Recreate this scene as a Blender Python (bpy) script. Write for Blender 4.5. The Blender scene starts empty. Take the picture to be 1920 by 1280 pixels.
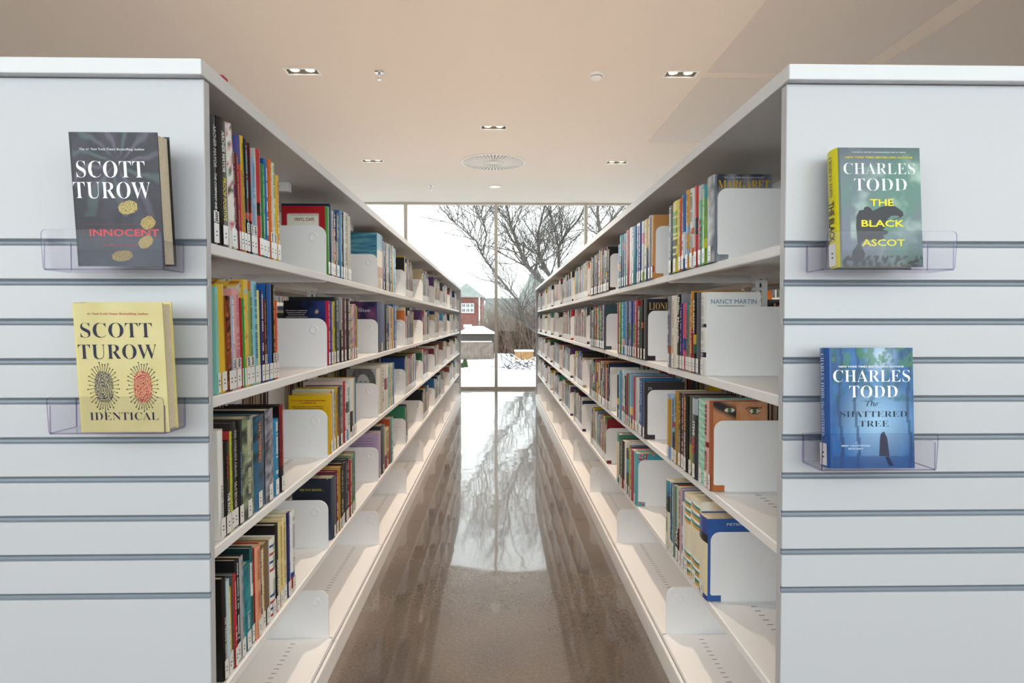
import bpy, math, random
from mathutils import Vector, Matrix, noise
random.seed(7)
S = bpy.context.scene
COL = S.collection
# ------------------------------------------------------------------ camera, sky, exposure
F = 1172.0
PSI, THE = 25.5 / F, 30.0 / F
EYE = 1.178
cam = bpy.data.cameras.new('camera'); cam.sensor_width = 36; cam.lens = 36 * F / 1920
cam.shift_y = -8.0 / 1920; cam.clip_start = 0.05; cam.clip_end = 400
co = bpy.data.objects.new('camera', cam); COL.objects.link(co)
co.location = (0, 0, EYE); co.rotation_euler = (math.pi / 2 - THE, 0, -PSI)
S.camera = co
W = bpy.data.worlds.new('overcast_sky'); S.world = W; W.use_nodes = True
bg = W.node_tree.nodes['Background']
bg.inputs[0].default_value = (0.95, 0.97, 1.0, 1); bg.inputs[1].default_value = 2.8
S.view_settings.view_transform = 'Standard'; S.view_settings.look = 'None'
S.view_settings.gamma = 1; S.view_settings.use_curve_mapping = False
S.view_settings.exposure = 0.58
S.cycles.max_bounces = 10; S.cycles.diffuse_bounces = 5; S.cycles.transparent_max_bounces = 16
S.cycles.caustics_reflective = False; S.cycles.caustics_refractive = False
S.cycles.use_denoising = True
S.cycles.sample_clamp_indirect = 6
LAMP_W = 108.0            # strength of one ceiling downlight
CEIL = 3.205
WIN_Y = 10.8
BACK_Y = -2.3

def ray(px, py):
    a = (px - 960) / F; v = (632 - py) / F
    cp, sp, ct, st = math.cos(PSI), math.sin(PSI), math.cos(THE), math.sin(THE)
    r = (cp, -sp, 0); f = (sp * ct, cp * ct, -st); u = (sp * st, cp * st, ct)
    return [f[i] + a * r[i] + v * u[i] for i in range(3)]
def hit_x(px, py, X):
    d = ray(px, py); t = X / d[0]; return Vector((X, d[1] * t, EYE + d[2] * t))
def hit_y(px, py, Y):
    d = ray(px, py); t = Y / d[1]; return Vector((d[0] * t, Y, EYE + d[2] * t))

# ------------------------------------------------------------------ colours and materials
def lin(c):
    if isinstance(c, str):
        c = tuple(int(c[i:i + 2], 16) / 255 for i in (0, 2, 4))
    return tuple(x / 12.92 if x <= .04045 else ((x + .055) / 1.055) ** 2.4 for x in c)
MATS = {}
def mat(name, c, rough=.5, metal=0, coat=0, spec=.5, emit=None, es=0):
    if name in MATS: return MATS[name]
    m = bpy.data.materials.new(name); m.use_nodes = True
    b = m.node_tree.nodes['Principled BSDF']
    b.inputs['Base Color'].default_value = (*lin(c), 1)
    b.inputs['Roughness'].default_value = rough; b.inputs['Metallic'].default_value = metal
    b.inputs['Coat Weight'].default_value = coat; b.inputs['Coat Roughness'].default_value = .12
    b.inputs['Specular IOR Level'].default_value = spec
    if emit:
        b.inputs['Emission Color'].default_value = (*lin(emit), 1); b.inputs['Emission Strength'].default_value = es
    MATS[name] = m; return m
def colmat(name, rough, coat=0, bump=0):
    m = mat(name, 'FFFFFF', rough, coat=coat, spec=.32); nt = m.node_tree; b = nt.nodes['Principled BSDF']
    a = nt.nodes.new('ShaderNodeAttribute'); a.attribute_name = 'Col'
    nt.links.new(a.outputs['Color'], b.inputs['Base Color'])
    if bump:
        n = nt.nodes.new('ShaderNodeTexNoise'); n.inputs['Scale'].default_value = 60
        p = nt.nodes.new('ShaderNodeBump'); p.inputs['Strength'].default_value = bump; p.inputs['Distance'].default_value = .002
        nt.links.new(n.outputs[0], p.inputs['Height']); nt.links.new(p.outputs[0], b.inputs['Normal'])
    return m
def noisy(name, c1, c2, scale, rough=.8, detail=4, bump=0, vor=False, metal=0):
    m = mat(name, c1, rough, metal); nt = m.node_tree; b = nt.nodes['Principled BSDF']
    tc = nt.nodes.new('ShaderNodeTexCoord')
    n = nt.nodes.new('ShaderNodeTexNoise'); n.inputs['Scale'].default_value = scale; n.inputs['Detail'].default_value = detail
    r = nt.nodes.new('ShaderNodeValToRGB'); r.color_ramp.elements[0].position = .35; r.color_ramp.elements[1].position = .65
    r.color_ramp.elements[0].color = (*lin(c1), 1); r.color_ramp.elements[1].color = (*lin(c2), 1)
    nt.links.new(tc.outputs['Object'], n.inputs['Vector']); nt.links.new(n.outputs[0], r.inputs[0])
    nt.links.new(r.outputs[0], b.inputs['Base Color'])
    if bump:
        p = nt.nodes.new('ShaderNodeBump'); p.inputs['Strength'].default_value = bump
        nt.links.new(n.outputs[0], p.inputs['Height']); nt.links.new(p.outputs[0], b.inputs['Normal'])
    return m
M_JACKET = colmat('glossy_book_jacket', .45, .08)
M_COVER = colmat('plastic_wrapped_jacket', .34, .14, .04)
M_PAPER = noisy('page_edges', 'E9DFC8', 'D8C9AC', 400, .9)
M_LABEL = mat('white_label', 'F2F2F0', .35, coat=.3)
M_INK = mat('black_ink', '222226', .5)
M_WHITE = mat('white_powder_coat', 'F5F5F6', .38)
M_PANEL = mat('white_laminate', 'C3C4C8', .34)
M_EDGE = mat('canopy_laminate', 'DDDDDF', .34)
M_ALU = mat('brushed_aluminium', '7F8892', .5, .3)
M_DARK = mat('dark_slot', '3A3A3A', .7)
M_STEEL = mat('chrome', 'C9C9C9', .2, 1)
M_CEIL = mat('ceiling_paint', 'ECE0D4', .85)
M_WALL = mat('wall_paint', 'D9CFC4', .85)
M_FRAME = mat('anodised_frame', 'C9BFB0', .5)
M_LAMP = mat('lamp_glow', 'FFF6E8', .5, emit='FFF3E0', es=9)
M_RECESS = mat('lamp_recess', '9A948C', .5)
M_TRIM = mat('white_trim', 'EFEBE6', .5)

def glass(name, tint, edge=False):
    m = bpy.data.materials.new(name); m.use_nodes = True; nt = m.node_tree
    for n in list(nt.nodes): nt.nodes.remove(n)
    o = nt.nodes.new('ShaderNodeOutputMaterial'); mx = nt.nodes.new('ShaderNodeMixShader')
    t = nt.nodes.new('ShaderNodeBsdfTransparent'); t.inputs[0].default_value = (*tint, 1)
    g = nt.nodes.new('ShaderNodeBsdfGlossy'); g.inputs['Roughness'].default_value = .02
    f = nt.nodes.new('ShaderNodeFresnel'); f.inputs[0].default_value = 1.35
    ge = nt.nodes.new('ShaderNodeNewGeometry'); sb = nt.nodes.new('ShaderNodeMath'); sb.operation = 'SUBTRACT'; sb.inputs[0].default_value = 1
    ml = nt.nodes.new('ShaderNodeMath'); ml.operation = 'MULTIPLY'
    nt.links.new(ge.outputs['Backfacing'], sb.inputs[1]); nt.links.new(sb.outputs[0], ml.inputs[0]); nt.links.new(f.outputs[0], ml.inputs[1])
    nt.links.new(ml.outputs[0], mx.inputs[0]); nt.links.new(t.outputs[0], mx.inputs[1]); nt.links.new(g.outputs[0], mx.inputs[2])
    nt.links.new(mx.outputs[0], o.inputs[0]); return m
M_GLASS = glass('window_glass', (.93, .96, .95)); M_GLASS_TINT = glass('tinted_window_glass', (.77, .80, .79))
M_ACRYL = glass('clear_acrylic', (.965, .96, .975))
M_ACRYL_EDGE = glass('acrylic_edge', (.55, .5, .66))

def floor_mat():
    m = mat('polished_concrete', '6A5C50', .05, coat=.9, spec=.8); nt = m.node_tree; b = nt.nodes['Principled BSDF']
    b.inputs['Coat IOR'].default_value = 1.6; b.inputs['Coat Roughness'].default_value = .035
    b.inputs['Roughness'].default_value = .22
    N = nt.nodes.new; L = nt.links.new
    tc = N('ShaderNodeTexCoord')
    n1 = N('ShaderNodeTexNoise'); n1.inputs['Scale'].default_value = 1.6; n1.inputs['Detail'].default_value = 6
    n2 = N('ShaderNodeTexNoise'); n2.inputs['Scale'].default_value = 90; n2.inputs['Detail'].default_value = 3
    v = N('ShaderNodeTexVoronoi'); v.inputs['Scale'].default_value = 95
    v2 = N('ShaderNodeTexVoronoi'); v2.inputs['Scale'].default_value = 85
    for n in (n1, n2, v, v2): L(tc.outputs['Object'], n.inputs['Vector'])
    r1 = N('ShaderNodeValToRGB'); r1.color_ramp.elements[0].color = (*lin('655850'), 1); r1.color_ramp.elements[1].color = (*lin('7A6D62'), 1)
    r1.color_ramp.elements[0].position = .35; r1.color_ramp.elements[1].position = .65
    L(n1.outputs[0], r1.inputs[0])
    r2 = N('ShaderNodeValToRGB'); r2.color_ramp.elements[0].color = (.78, .78, .78, 1); r2.color_ramp.elements[1].color = (1.18, 1.18, 1.18, 1)
    r2.color_ramp.elements[0].position = .3; r2.color_ramp.elements[1].position = .7
    L(n2.outputs[0], r2.inputs[0])
    mu = N('ShaderNodeMix'); mu.data_type = 'RGBA'; mu.blend_type = 'MULTIPLY'; mu.inputs[0].default_value = 1
    L(r1.outputs[0], mu.inputs[6]); L(r2.outputs[0], mu.inputs[7])
    # pale and dark chips
    rc = N('ShaderNodeValToRGB'); rc.color_ramp.elements[0].position = .10; rc.color_ramp.elements[1].position = .16
    rc.color_ramp.elements[0].color = (1, 1, 1, 1); rc.color_ramp.elements[1].color = (0, 0, 0, 1)
    L(v.outputs['Distance'], rc.inputs[0])
    sep = N('ShaderNodeSeparateColor'); L(v.outputs['Color'], sep.inputs[0])
    gt = N('ShaderNodeMath'); gt.operation = 'GREATER_THAN'; gt.inputs[1].default_value = .62; L(sep.outputs[0], gt.inputs[0])
    ml = N('ShaderNodeMath'); ml.operation = 'MULTIPLY'; L(rc.outputs[0], ml.inputs[0]); L(gt.outputs[0], ml.inputs[1])
    mx = N('ShaderNodeMix'); mx.data_type = 'RGBA'; L(ml.outputs[0], mx.inputs[0]); L(mu.outputs[2], mx.inputs[6]); mx.inputs[7].default_value = (*lin('B5A896'), 1)
    rd = N('ShaderNodeValToRGB'); rd.color_ramp.elements[0].position = .06; rd.color_ramp.elements[1].position = .10
    rd.color_ramp.elements[0].color = (1, 1, 1, 1); rd.color_ramp.elements[1].color = (0, 0, 0, 1); L(v2.outputs['Distance'], rd.inputs[0])
    mx2 = N('ShaderNodeMix'); mx2.data_type = 'RGBA'; L(rd.outputs[0], mx2.inputs[0]); L(mx.outputs[2], mx2.inputs[6]); mx2.inputs[7].default_value = (*lin('3B332D'), 1)
    L(mx2.outputs[2], b.inputs['Base Color'])
    wv = N('ShaderNodeTexNoise'); wv.inputs['Scale'].default_value = 2.2; wv.inputs['Detail'].default_value = 2
    L(tc.outputs['Object'], wv.inputs['Vector'])
    bp = N('ShaderNodeBump'); bp.inputs['Strength'].default_value = .12; bp.inputs['Distance'].default_value = .02
    L(wv.outputs[0], bp.inputs['Height']); L(bp.outputs[0], b.inputs['Normal']); L(bp.outputs[0], b.inputs['Coat Normal'])
    return m
M_FLOOR = floor_mat()
def perf_mat():
    m = mat('perforated_metal', 'CFC4B8', .6); nt = m.node_tree; b = nt.nodes['Principled BSDF']
    N = nt.nodes.new; L = nt.links.new
    tc = N('ShaderNodeTexCoord'); v = N('ShaderNodeTexVoronoi'); v.inputs['Scale'].default_value = 62; v.inputs['Randomness'].default_value = 0
    L(tc.outputs['Object'], v.inputs['Vector'])
    r = N('ShaderNodeValToRGB'); r.color_ramp.interpolation = 'CONSTANT'
    r.color_ramp.elements[0].color = (*lin('4F4843'), 1); r.color_ramp.elements[1].color = (*lin('D9CDC1'), 1); r.color_ramp.elements[1].position = .33
    L(v.outputs['Distance'], r.inputs[0]); L(r.outputs[0], b.inputs['Base Color']); return m
M_PERF = perf_mat()

# ------------------------------------------------------------------ mesh builder
class MB:
    def __init__(s): s.v = []; s.f = []; s.c = []; s.m = []; s.mats = []
    def mi(s, m):
        if m not in s.mats: s.mats.append(m)
        return s.mats.index(m)
    def face(s, pts, m, c=(1, 1, 1)):
        n = len(s.v); s.v += [tuple(p) for p in pts]; s.f.append(list(range(n, n + len(pts)))); s.c.append(c); s.m.append(s.mi(m))
    def box(s, x0, x1, y0, y1, z0, z1, m, c=(1, 1, 1), top=None, topm=None):
        n = len(s.v)
        s.v += [(x0, y0, z0), (x1, y0, z0), (x1, y1, z0), (x0, y1, z0), (x0, y0, z1), (x1, y0, z1), (x1, y1, z1), (x0, y1, z1)]
        for i, q in enumerate(((3, 2, 1, 0), (4, 5, 6, 7), (0, 1, 5, 4), (1, 2, 6, 5), (2, 3, 7, 6), (3, 0, 4, 7))):
            s.f.append([n + k for k in q]); t = i == 1 and topm is not None
            s.c.append(top if (i == 1 and top is not None) else c); s.m.append(s.mi(topm if t else m))
    def prism(s, poly, axis, a0, a1, m, c=(1, 1, 1)):
        """poly: 2D points; axis 'x': poly=(y,z); 'y': poly=(x,z); 'z': poly=(x,y)"""
        def P(p, a):
            return {'x': (a, p[0], p[1]), 'y': (p[0], a, p[1]), 'z': (p[0], p[1], a)}[axis]
        n = len(s.v); k = len(poly)
        s.v += [P(p, a0) for p in poly] + [P(p, a1) for p in poly]
        ar = sum(poly[i][0] * poly[(i + 1) % k][1] - poly[(i + 1) % k][0] * poly[i][1] for i in range(k))
        flip = (ar > 0) != (axis == 'y')
        A = list(range(n, n + k)); B = list(range(n + k, n + 2 * k))
        fs = [A[::-1] if flip else A, B if flip else B[::-1]]
        for i in range(k):
            j = (i + 1) % k
            q = [A[i], A[j], B[j], B[i]]
            fs.append(q if flip else q[::-1])
        for f in fs: s.f.append(f); s.c.append(c); s.m.append(s.mi(m))
    def ring(s, prof, cx, cy, seg, m, c=(1, 1, 1)):
        """lathe about a vertical axis, prof [(r,z)...]"""
        n = len(s.v)
        for r, z in prof:
            for i in range(seg):
                a = 2 * math.pi * i / seg; s.v.append((cx + r * math.cos(a), cy + r * math.sin(a), z))
        for j in range(len(prof) - 1):
            for i in range(seg):
                k = (i + 1) % seg
                s.f.append([n + j * seg + i, n + j * seg + k, n + (j + 1) * seg + k, n + (j + 1) * seg + i]); s.c.append(c); s.m.append(s.mi(m))
    def tube(s, p0, p1, r0, r1, seg, m, c=(1, 1, 1)):
        p0, p1 = Vector(p0), Vector(p1); d = (p1 - p0).normalized()
        a = d.cross(Vector((0, 0, 1))); a = a.normalized() if a.length > .01 else Vector((1, 0, 0)); b = d.cross(a)
        n = len(s.v)
        for p, r in ((p0, r0), (p1, r1)):
            for i in range(seg):
                t = 2 * math.pi * i / seg; s.v.append(tuple(p + a * r * math.cos(t) + b * r * math.sin(t)))
        for i in range(seg):
            k = (i + 1) % seg; s.f.append([n + i, n + k, n + seg + k, n + seg + i]); s.c.append(c); s.m.append(s.mi(m))
        s.f.append([n + i for i in range(seg)][::-1]); s.c.append(c); s.m.append(s.mi(m))
        s.f.append([n + seg + i for i in range(seg)]); s.c.append(c); s.m.append(s.mi(m))
    def twig(s, p0, p1, r0, r1, seg, m, c=(1, 1, 1)):
        d = (Vector(p1) - Vector(p0)).normalized(); a = d.cross(Vector((.3, .9, .2))).normalized(); b = d.cross(a); n = len(s.v)
        for p, r in ((p0, r0), (p1, r1)):
            for t in (0, 2.094, 4.189): s.v.append(tuple(p + a * r * math.cos(t) + b * r * math.sin(t)))
        k = s.mi(m)
        for i in range(3):
            j = (i + 1) % 3; s.f.append([n + i, n + j, n + 3 + j, n + 3 + i]); s.c.append(c); s.m.append(k)
    def build(s, name, parent=None, smooth=False, col=False):
        me = bpy.data.meshes.new(name); me.from_pydata(s.v, [], s.f)
        for m in s.mats: me.materials.append(m)
        me.polygons.foreach_set('material_index', s.m)
        if col or any(m in (M_JACKET, M_COVER) for m in s.mats):
            at = me.color_attributes.new('Col', 'FLOAT_COLOR', 'CORNER'); arr = []
            for f, c in zip(s.f, s.c):
                if len(c) and isinstance(c[0], (tuple, list)):
                    for q in c: arr += [*q, 1.0]
                else: arr += [*c, 1.0] * len(f)
            at.data.foreach_set('color', arr)
        if smooth: me.polygons.foreach_set('use_smooth', [True] * len(s.f))
        me.update()
        o = bpy.data.objects.new(name, me); COL.objects.link(o)
        if parent: o.parent = parent
        return o
def tag(o, label, cat, group=None, kind=None):
    if label: o['label'] = label
    if cat: o['category'] = cat
    if group: o['group'] = group
    if kind: o['kind'] = kind
    return o
def empty(name, loc=(0, 0, 0), rot=(0, 0, 0)):
    o = bpy.data.objects.new(name, None); COL.objects.link(o); o.location = loc; o.rotation_euler = rot
    o.empty_display_size = .05; return o
def struct(o): o['kind'] = 'structure'; return o
def bevel(o, w=.002, seg=2):
    b = o.modifiers.new('bevel', 'BEVEL'); b.width = w; b.segments = seg; b.limit_method = 'ANGLE'; return o

# ------------------------------------------------------------------ lettering
TXT = {}
SER = {'s': -.012, 't': -.015, 'S': 0.0}
def text_mesh(s, st):
    k = (s, st)
    if k in TXT: return TXT[k]
    c = bpy.data.curves.new('lettering', 'FONT'); c.resolution_u = 2
    b = s
    if st in SER:
        b = ''.join(chr(0x1D400 + ord(ch) - 65) if 'A' <= ch <= 'Z' else chr(0x1D41A + ord(ch) - 97) if 'a' <= ch <= 'z' else ch for ch in s); c.offset = SER[st]
    elif st == 'i':
        b = ''.join(chr(0x1D434 + ord(ch) - 65) if 'A' <= ch <= 'Z' else '\u210e' if ch == 'h' else chr(0x1D44E + ord(ch) - 97) if 'a' <= ch <= 'z' else ch for ch in s)
    elif st == 'B': c.offset = .02
    c.body = b
    o = bpy.data.objects.new('lettering', c); COL.objects.link(o)
    dg = bpy.context.evaluated_depsgraph_get(); me = o.evaluated_get(dg).to_mesh()
    v = [tuple(p.co) for p in me.vertices]; f = [list(p.vertices) for p in me.polygons]
    bpy.data.objects.remove(o); bpy.data.curves.remove(c)
    x0, x1 = min(p[0] for p in v), max(p[0] for p in v); y0, y1 = min(p[1] for p in v), max(p[1] for p in v)
    TXT[k] = ([((p[0] - x0), (p[1] - y0)) for p in v], f, x1 - x0, y1 - y0); return TXT[k]
def put_text(mb, s, st, color, origin, ux, uy, length, height, m=None):
    """lettering from origin (lower left of the text) along ux (unit, total length) and up uy (total height)"""
    if st == '-':      # writing too small to read in the photograph: word-shaped dashes
        O, X, Y = Vector(origin), Vector(ux), Vector(uy); rnd = random.Random(len(s) * 7 + int(length * 1e5)); p = 0; c = lin(color)
        while p < length:
            q = min(length, p + height * rnd.uniform(.35, .6)); k = height * rnd.uniform(.7, 1)
            mb.face([O + X * p, O + X * q, O + X * q + Y * k, O + X * p + Y * k], m or M_JACKET, c)
            p = q + height * (.18 if rnd.random() < .8 else .6)
        return
    v, f, w, h = text_mesh(s, st); n = len(mb.v)
    O, X, Y = Vector(origin), Vector(ux), Vector(uy)
    mb.v += [tuple(O + X * (p[0] / w * length) + Y * (p[1] / h * height)) for p in v]
    k = mb.mi(m or M_JACKET); c = lin(color)
    for q in f: mb.f.append([n + i for i in q]); mb.c.append(c); mb.m.append(k)
def fit(s, st, length, height):
    if st == '-': return length, height * .6
    _, _, w, h = text_mesh(s, st); sc = min(length / w, height / h); return w * sc, h * sc

def ncol(*a): return tuple(a)
def mixc(a, b, t): t = max(0, min(1, t)); return tuple(x + (y - x) * t for x, y in zip(a, b))
def nz(u, v, k=0, s=1): return noise.fractal(Vector((u * s, v * s, k * 7.3)), 1.0, 2.0, 4)
def art_grid(mb, fn, P, nu, nv, m):
    """picture printed on a surface: P(u,v)->point, fn(u,v)->linear colour"""
    n = len(mb.v); cs = []
    for j in range(nv + 1):
        for i in range(nu + 1):
            u, v = i / nu, j / nv; mb.v.append(tuple(P(u, v))); cs.append(tuple(fn(u, v)))
    k = mb.mi(m); w = nu + 1
    for j in range(nv):
        for i in range(nu):
            q = [j * w + i, j * w + i + 1, (j + 1) * w + i + 1, (j + 1) * w + i]
            mb.f.append([n + a for a in q]); mb.c.append([cs[a] for a in q]); mb.m.append(k)

# ------------------------------------------------------------------ one book
def luma(c): return .3 * c[0] + .59 * c[1] + .11 * c[2]
def make_book(t, h, d, color, cover=None, bands=(), texts=(), label=True, auto=None, art=None, artside=-1,
              soft=False, ctexts=(), tag_text=None, detail=True, rnd=random, spine_art=None, frame=None):
    """local: spine at x=0 facing -x, front cover on -y, thickness centred on y, base z=0"""
    c = lin(color); cc = lin(cover) if cover else c
    root = empty('book')
    mb = MB(); ht = t / 2; b = min(.004, t * .14) if not soft else min(.0012, t * .05); bt = .0024 if not soft else .0006
    if t < .012: bt = min(bt, t * .18)
    ins = .0035 if not soft else .0004
    # U shaped cover, spine split in z by colour bands
    arc = [(-b * math.cos(math.pi / 2 * q), ht * q) for q in (-1, -.6, -.2, .2, .6, 1)]
    zs = sorted({0, 1, *[q for s_ in bands for q in s_[:2]]})
    mk = M_COVER if not soft else M_JACKET
    for za, zb in zip(zs, zs[1:]):
        zc = (za + zb) / 2; bc = c
        for s_ in bands:
            if s_[0] <= zc <= s_[1]: bc = lin(s_[2])
        for (xa, ya), (xb, yb) in zip(arc, arc[1:]):
            mb.face([(xa, ya, za * h), (xa, ya, zb * h), (xb, yb, zb * h), (xb, yb, za * h)], mk, bc)
    x0 = 0
    for sgn in (-1, 1):
        yo, yi = sgn * ht, sgn * (ht - bt)
        n = [(x0, yo, 0), (d, yo, 0), (d, yo, h), (x0, yo, h)]
        mb.face(n if sgn < 0 else n[::-1], mk, cc)
        n = [(x0 + .002, yi, 0), (d, yi, 0), (d, yi, h), (x0 + .002, yi, h)]
        mb.face(n[::-1] if sgn < 0 else n, mk, cc)
        mb.face([(d, yo, 0), (d, yi, 0), (d, yi, h), (d, yo, h)], mk, cc)
        for z in (0, h): mb.face([(x0, yo, z), (d, yo, z), (d, yi, z), (x0, yi, z)], mk, cc)
    for z in (0, h):
        mb.face([(xa, ya, z) for xa, ya in arc] + [(.002, ht, z), (.002, -ht, z)], mk, c)
    mb.face([(.002, -ht, 0), (.002, ht, 0), (.002, ht, h), (.002, -ht, h)], mk, c)
    e = -b - .0005
    lab_top = .047 if label else 0
    if spine_art: art_grid(mb, spine_art, lambda u, v: (e + .0002 + b * (abs(2 * u - 1) ** 2) * .9, ht * (1 - 2 * u) * .97, v * h), 4, 30, mk)
    if frame:   # thin rectangle line on the spine
        fc, z0, z1 = lin(frame[0]), frame[1] * h, frame[2] * h
        for ya, yb, za, zb in ((-.38 * t, -.34 * t, z0, z1), (.34 * t, .38 * t, z0, z1), (-.38 * t, .38 * t, z0, z0 + .001), (-.38 * t, .38 * t, z1 - .001, z1)):
            mb.face([(e - .0001, ya, za), (e - .0001, ya, zb), (e - .0001, yb, zb), (e - .0001, yb, za)], mk, fc)
    for (s_, st, tc, za, zb, *hh) in texts:      # spine lettering, top to bottom
        L = (za - zb) * h; H = (hh[0] if hh else .55) * t
        w_, h_ = fit(s_, st, L, H); hgt = min(H, h_ * 1.7)
        put_text(mb, s_, st, tc, (e - .0002, hgt / 2, za * h), (0, 0, -1), (0, -1, 0), L, hgt)
    if auto:
        ac = lin(auto); z = h * rnd.uniform(.93, .97); zend = lab_top + .012
        gap_at = h * rnd.uniform(.45, .62); hh = t * rnd.uniform(.3, .5)
        while z > zend:
            wl = rnd.uniform(.0022, .0045)
            if abs(z - gap_at) < .008: z -= .014; hh = t * rnd.uniform(.25, .55); continue
            if rnd.random() < .13: z -= .005; continue
            q = hh * rnd.uniform(.8, 1)
            mb.face([(e, -q / 2, z - wl), (e, -q / 2, z), (e, q / 2, z), (e, q / 2, z - wl)], mk, ac); z -= wl + .0013
    if art:
        yy = artside * (ht + .0003)
        P = (lambda u, v: (.004 + u * (d - .004), yy, v * h)) if artside < 0 else (lambda u, v: (d - u * (d - .004), yy, v * h))
        art_grid(mb, art[0], P, art[1], art[2], mk)
    for (s_, st, tc, u, v, wf, hf) in ctexts:    # cover lettering: centre u, baseline v, width, height as fractions
        yy = artside * (ht + .0008); ww = wf * d
        if artside < 0: put_text(mb, s_, st, tc, (u * d - ww / 2, yy, v * h), (1, 0, 0), (0, 0, 1), ww, hf * h)
        else: put_text(mb, s_, st, tc, (d - (u * d - ww / 2), yy, v * h), (-1, 0, 0), (0, 0, 1), ww, hf * h)
    cv = mb.build('cover', root)
    pg = MB(); q = ht - bt
    pg.box(.0022, d - ins, -q, q, ins, h - ins, M_PAPER); pg.build('pages', root)
    if label:
        lb = MB(); lw = min(.46 * t, .012); z0, z1 = (.004, .045)
        lb.face([(e - .0004, -lw, z0), (e - .0004, -lw, z1), (e - .0004, lw, z1), (e - .0004, lw, z0)], M_LABEL)
        if t > .012:
            for zz in (.018, .026): lb.face([(e - .0006, -.0028, zz), (e - .0006, -.0028, zz + .003), (e - .0006, .0028, zz + .003), (e - .0006, .0028, zz)], M_INK)
        if tag_text:
            lb.face([(e - .0004, -lw, .047), (e - .0004, -lw, .07), (e - .0004, lw, .07), (e - .0004, lw, .047)], M_LABEL)
            for zz in (.049, .053, .057, .061, .065): lb.face([(e - .0006, -lw * rnd.uniform(.3, .8), zz), (e - .0006, -lw * .6, zz + .0028), (e - .0006, lw * rnd.uniform(.2, .8), zz + .0028), (e - .0006, lw * .4, zz)], M_INK)
        lb.build('spine_label', root)
    return root

ORD = ['first', 'second', 'third', 'fourth', 'fifth', 'sixth', 'seventh', 'eighth', 'ninth', 'tenth', 'eleventh', 'twelfth', 'thirteenth',
       'fourteenth', 'fifteenth', 'sixteenth', 'seventeenth', 'eighteenth', 'nineteenth', 'twentieth', 'twenty-first', 'twenty-second', 'twenty-third', 'twenty-fourth', 'twenty-fifth', 'twenty-sixth', 'twenty-seventh', 'twenty-eighth', 'twenty-ninth', 'thirtieth']
LEV = ['top', 'second', 'third', 'fourth', 'bottom']
BAY = ['nearest', 'second', 'third', 'fourth', 'fifth', 'sixth', 'seventh', 'eighth', 'farthest']

# ------------------------------------------------------------------ shelving
Y0, PITCH, NB = 1.243, .905, 9
YE = Y0 + PITCH * NB
SH = [1.338, 1.023, .711, .398, .085]
XF, XB = .585, .872          # front and back of an aisle shelf
XM, XO0, XO1 = .895, .917, 1.204
XS = .594                    # where book spines stand (left), a little further out than on the right
XSR = .583
def xsp(side): return XS if side < 0 else XSR
def sx(side, x): return side * x
def shelf_mesh(side, y0, y1, z, xf=XF, xb=XB):
    mb = MB()
    pts = [(0, -.003), (.003, 0), (abs(xb - xf), 0), (abs(xb - xf), -.02), (abs(xb - xf) - .0015, -.02), (abs(xb - xf) - .0015, -.0018), (.002, -.0018), (.002, -.0215), (.02, -.0215), (.02, -.0235), (.002, -.0235), (0, -.0215)]
    sg = 1 if xb > xf else -1
    mb.prism([(side * (xf + sg * p[0]), z + p[1]) for p in pts], 'y', y0, y1, M_WHITE); return mb
def bracket_mesh(side, y, z, near):
    mb = MB(); r, top = .034, .165; x0 = XF + .001
    pts = [(XB, -.028), (XB, top)] + [(x0 + r - r * math.sin(a), top - r + r * math.cos(a)) for a in [math.pi / 2 * i / 8 for i in range(9)]] + [(x0, -.004), (x0 + .001, -.026), (x0 + .012, -.028)]
    mb.prism([(side * p[0], z + p[1]) for p in pts], 'y', y, y + .0022, M_WHITE)
    # embossed round dimple near the front top corner
    cx, cz, n = side * (x0 + .042), z + top - .04, 18
    for ra, rb, da, db in ((.0165, .0125, .0, .0022), (.0125, .006, .0022, .0008), (.006, .0, .0008, .0008)):
        for i in range(n):
            a, b_ = 2 * math.pi * i / n, 2 * math.pi * (i + 1) / n
            mb.face([(cx + ra * math.cos(a), y - da, cz + ra * math.sin(a)), (cx + ra * math.cos(b_), y - da, cz + ra * math.sin(b_)), (cx + rb * math.cos(b_), y - db, cz + rb * math.sin(b_)), (cx + rb * math.cos(a), y - db, cz + rb * math.sin(a))], M_WHITE)
    return mb
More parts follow.
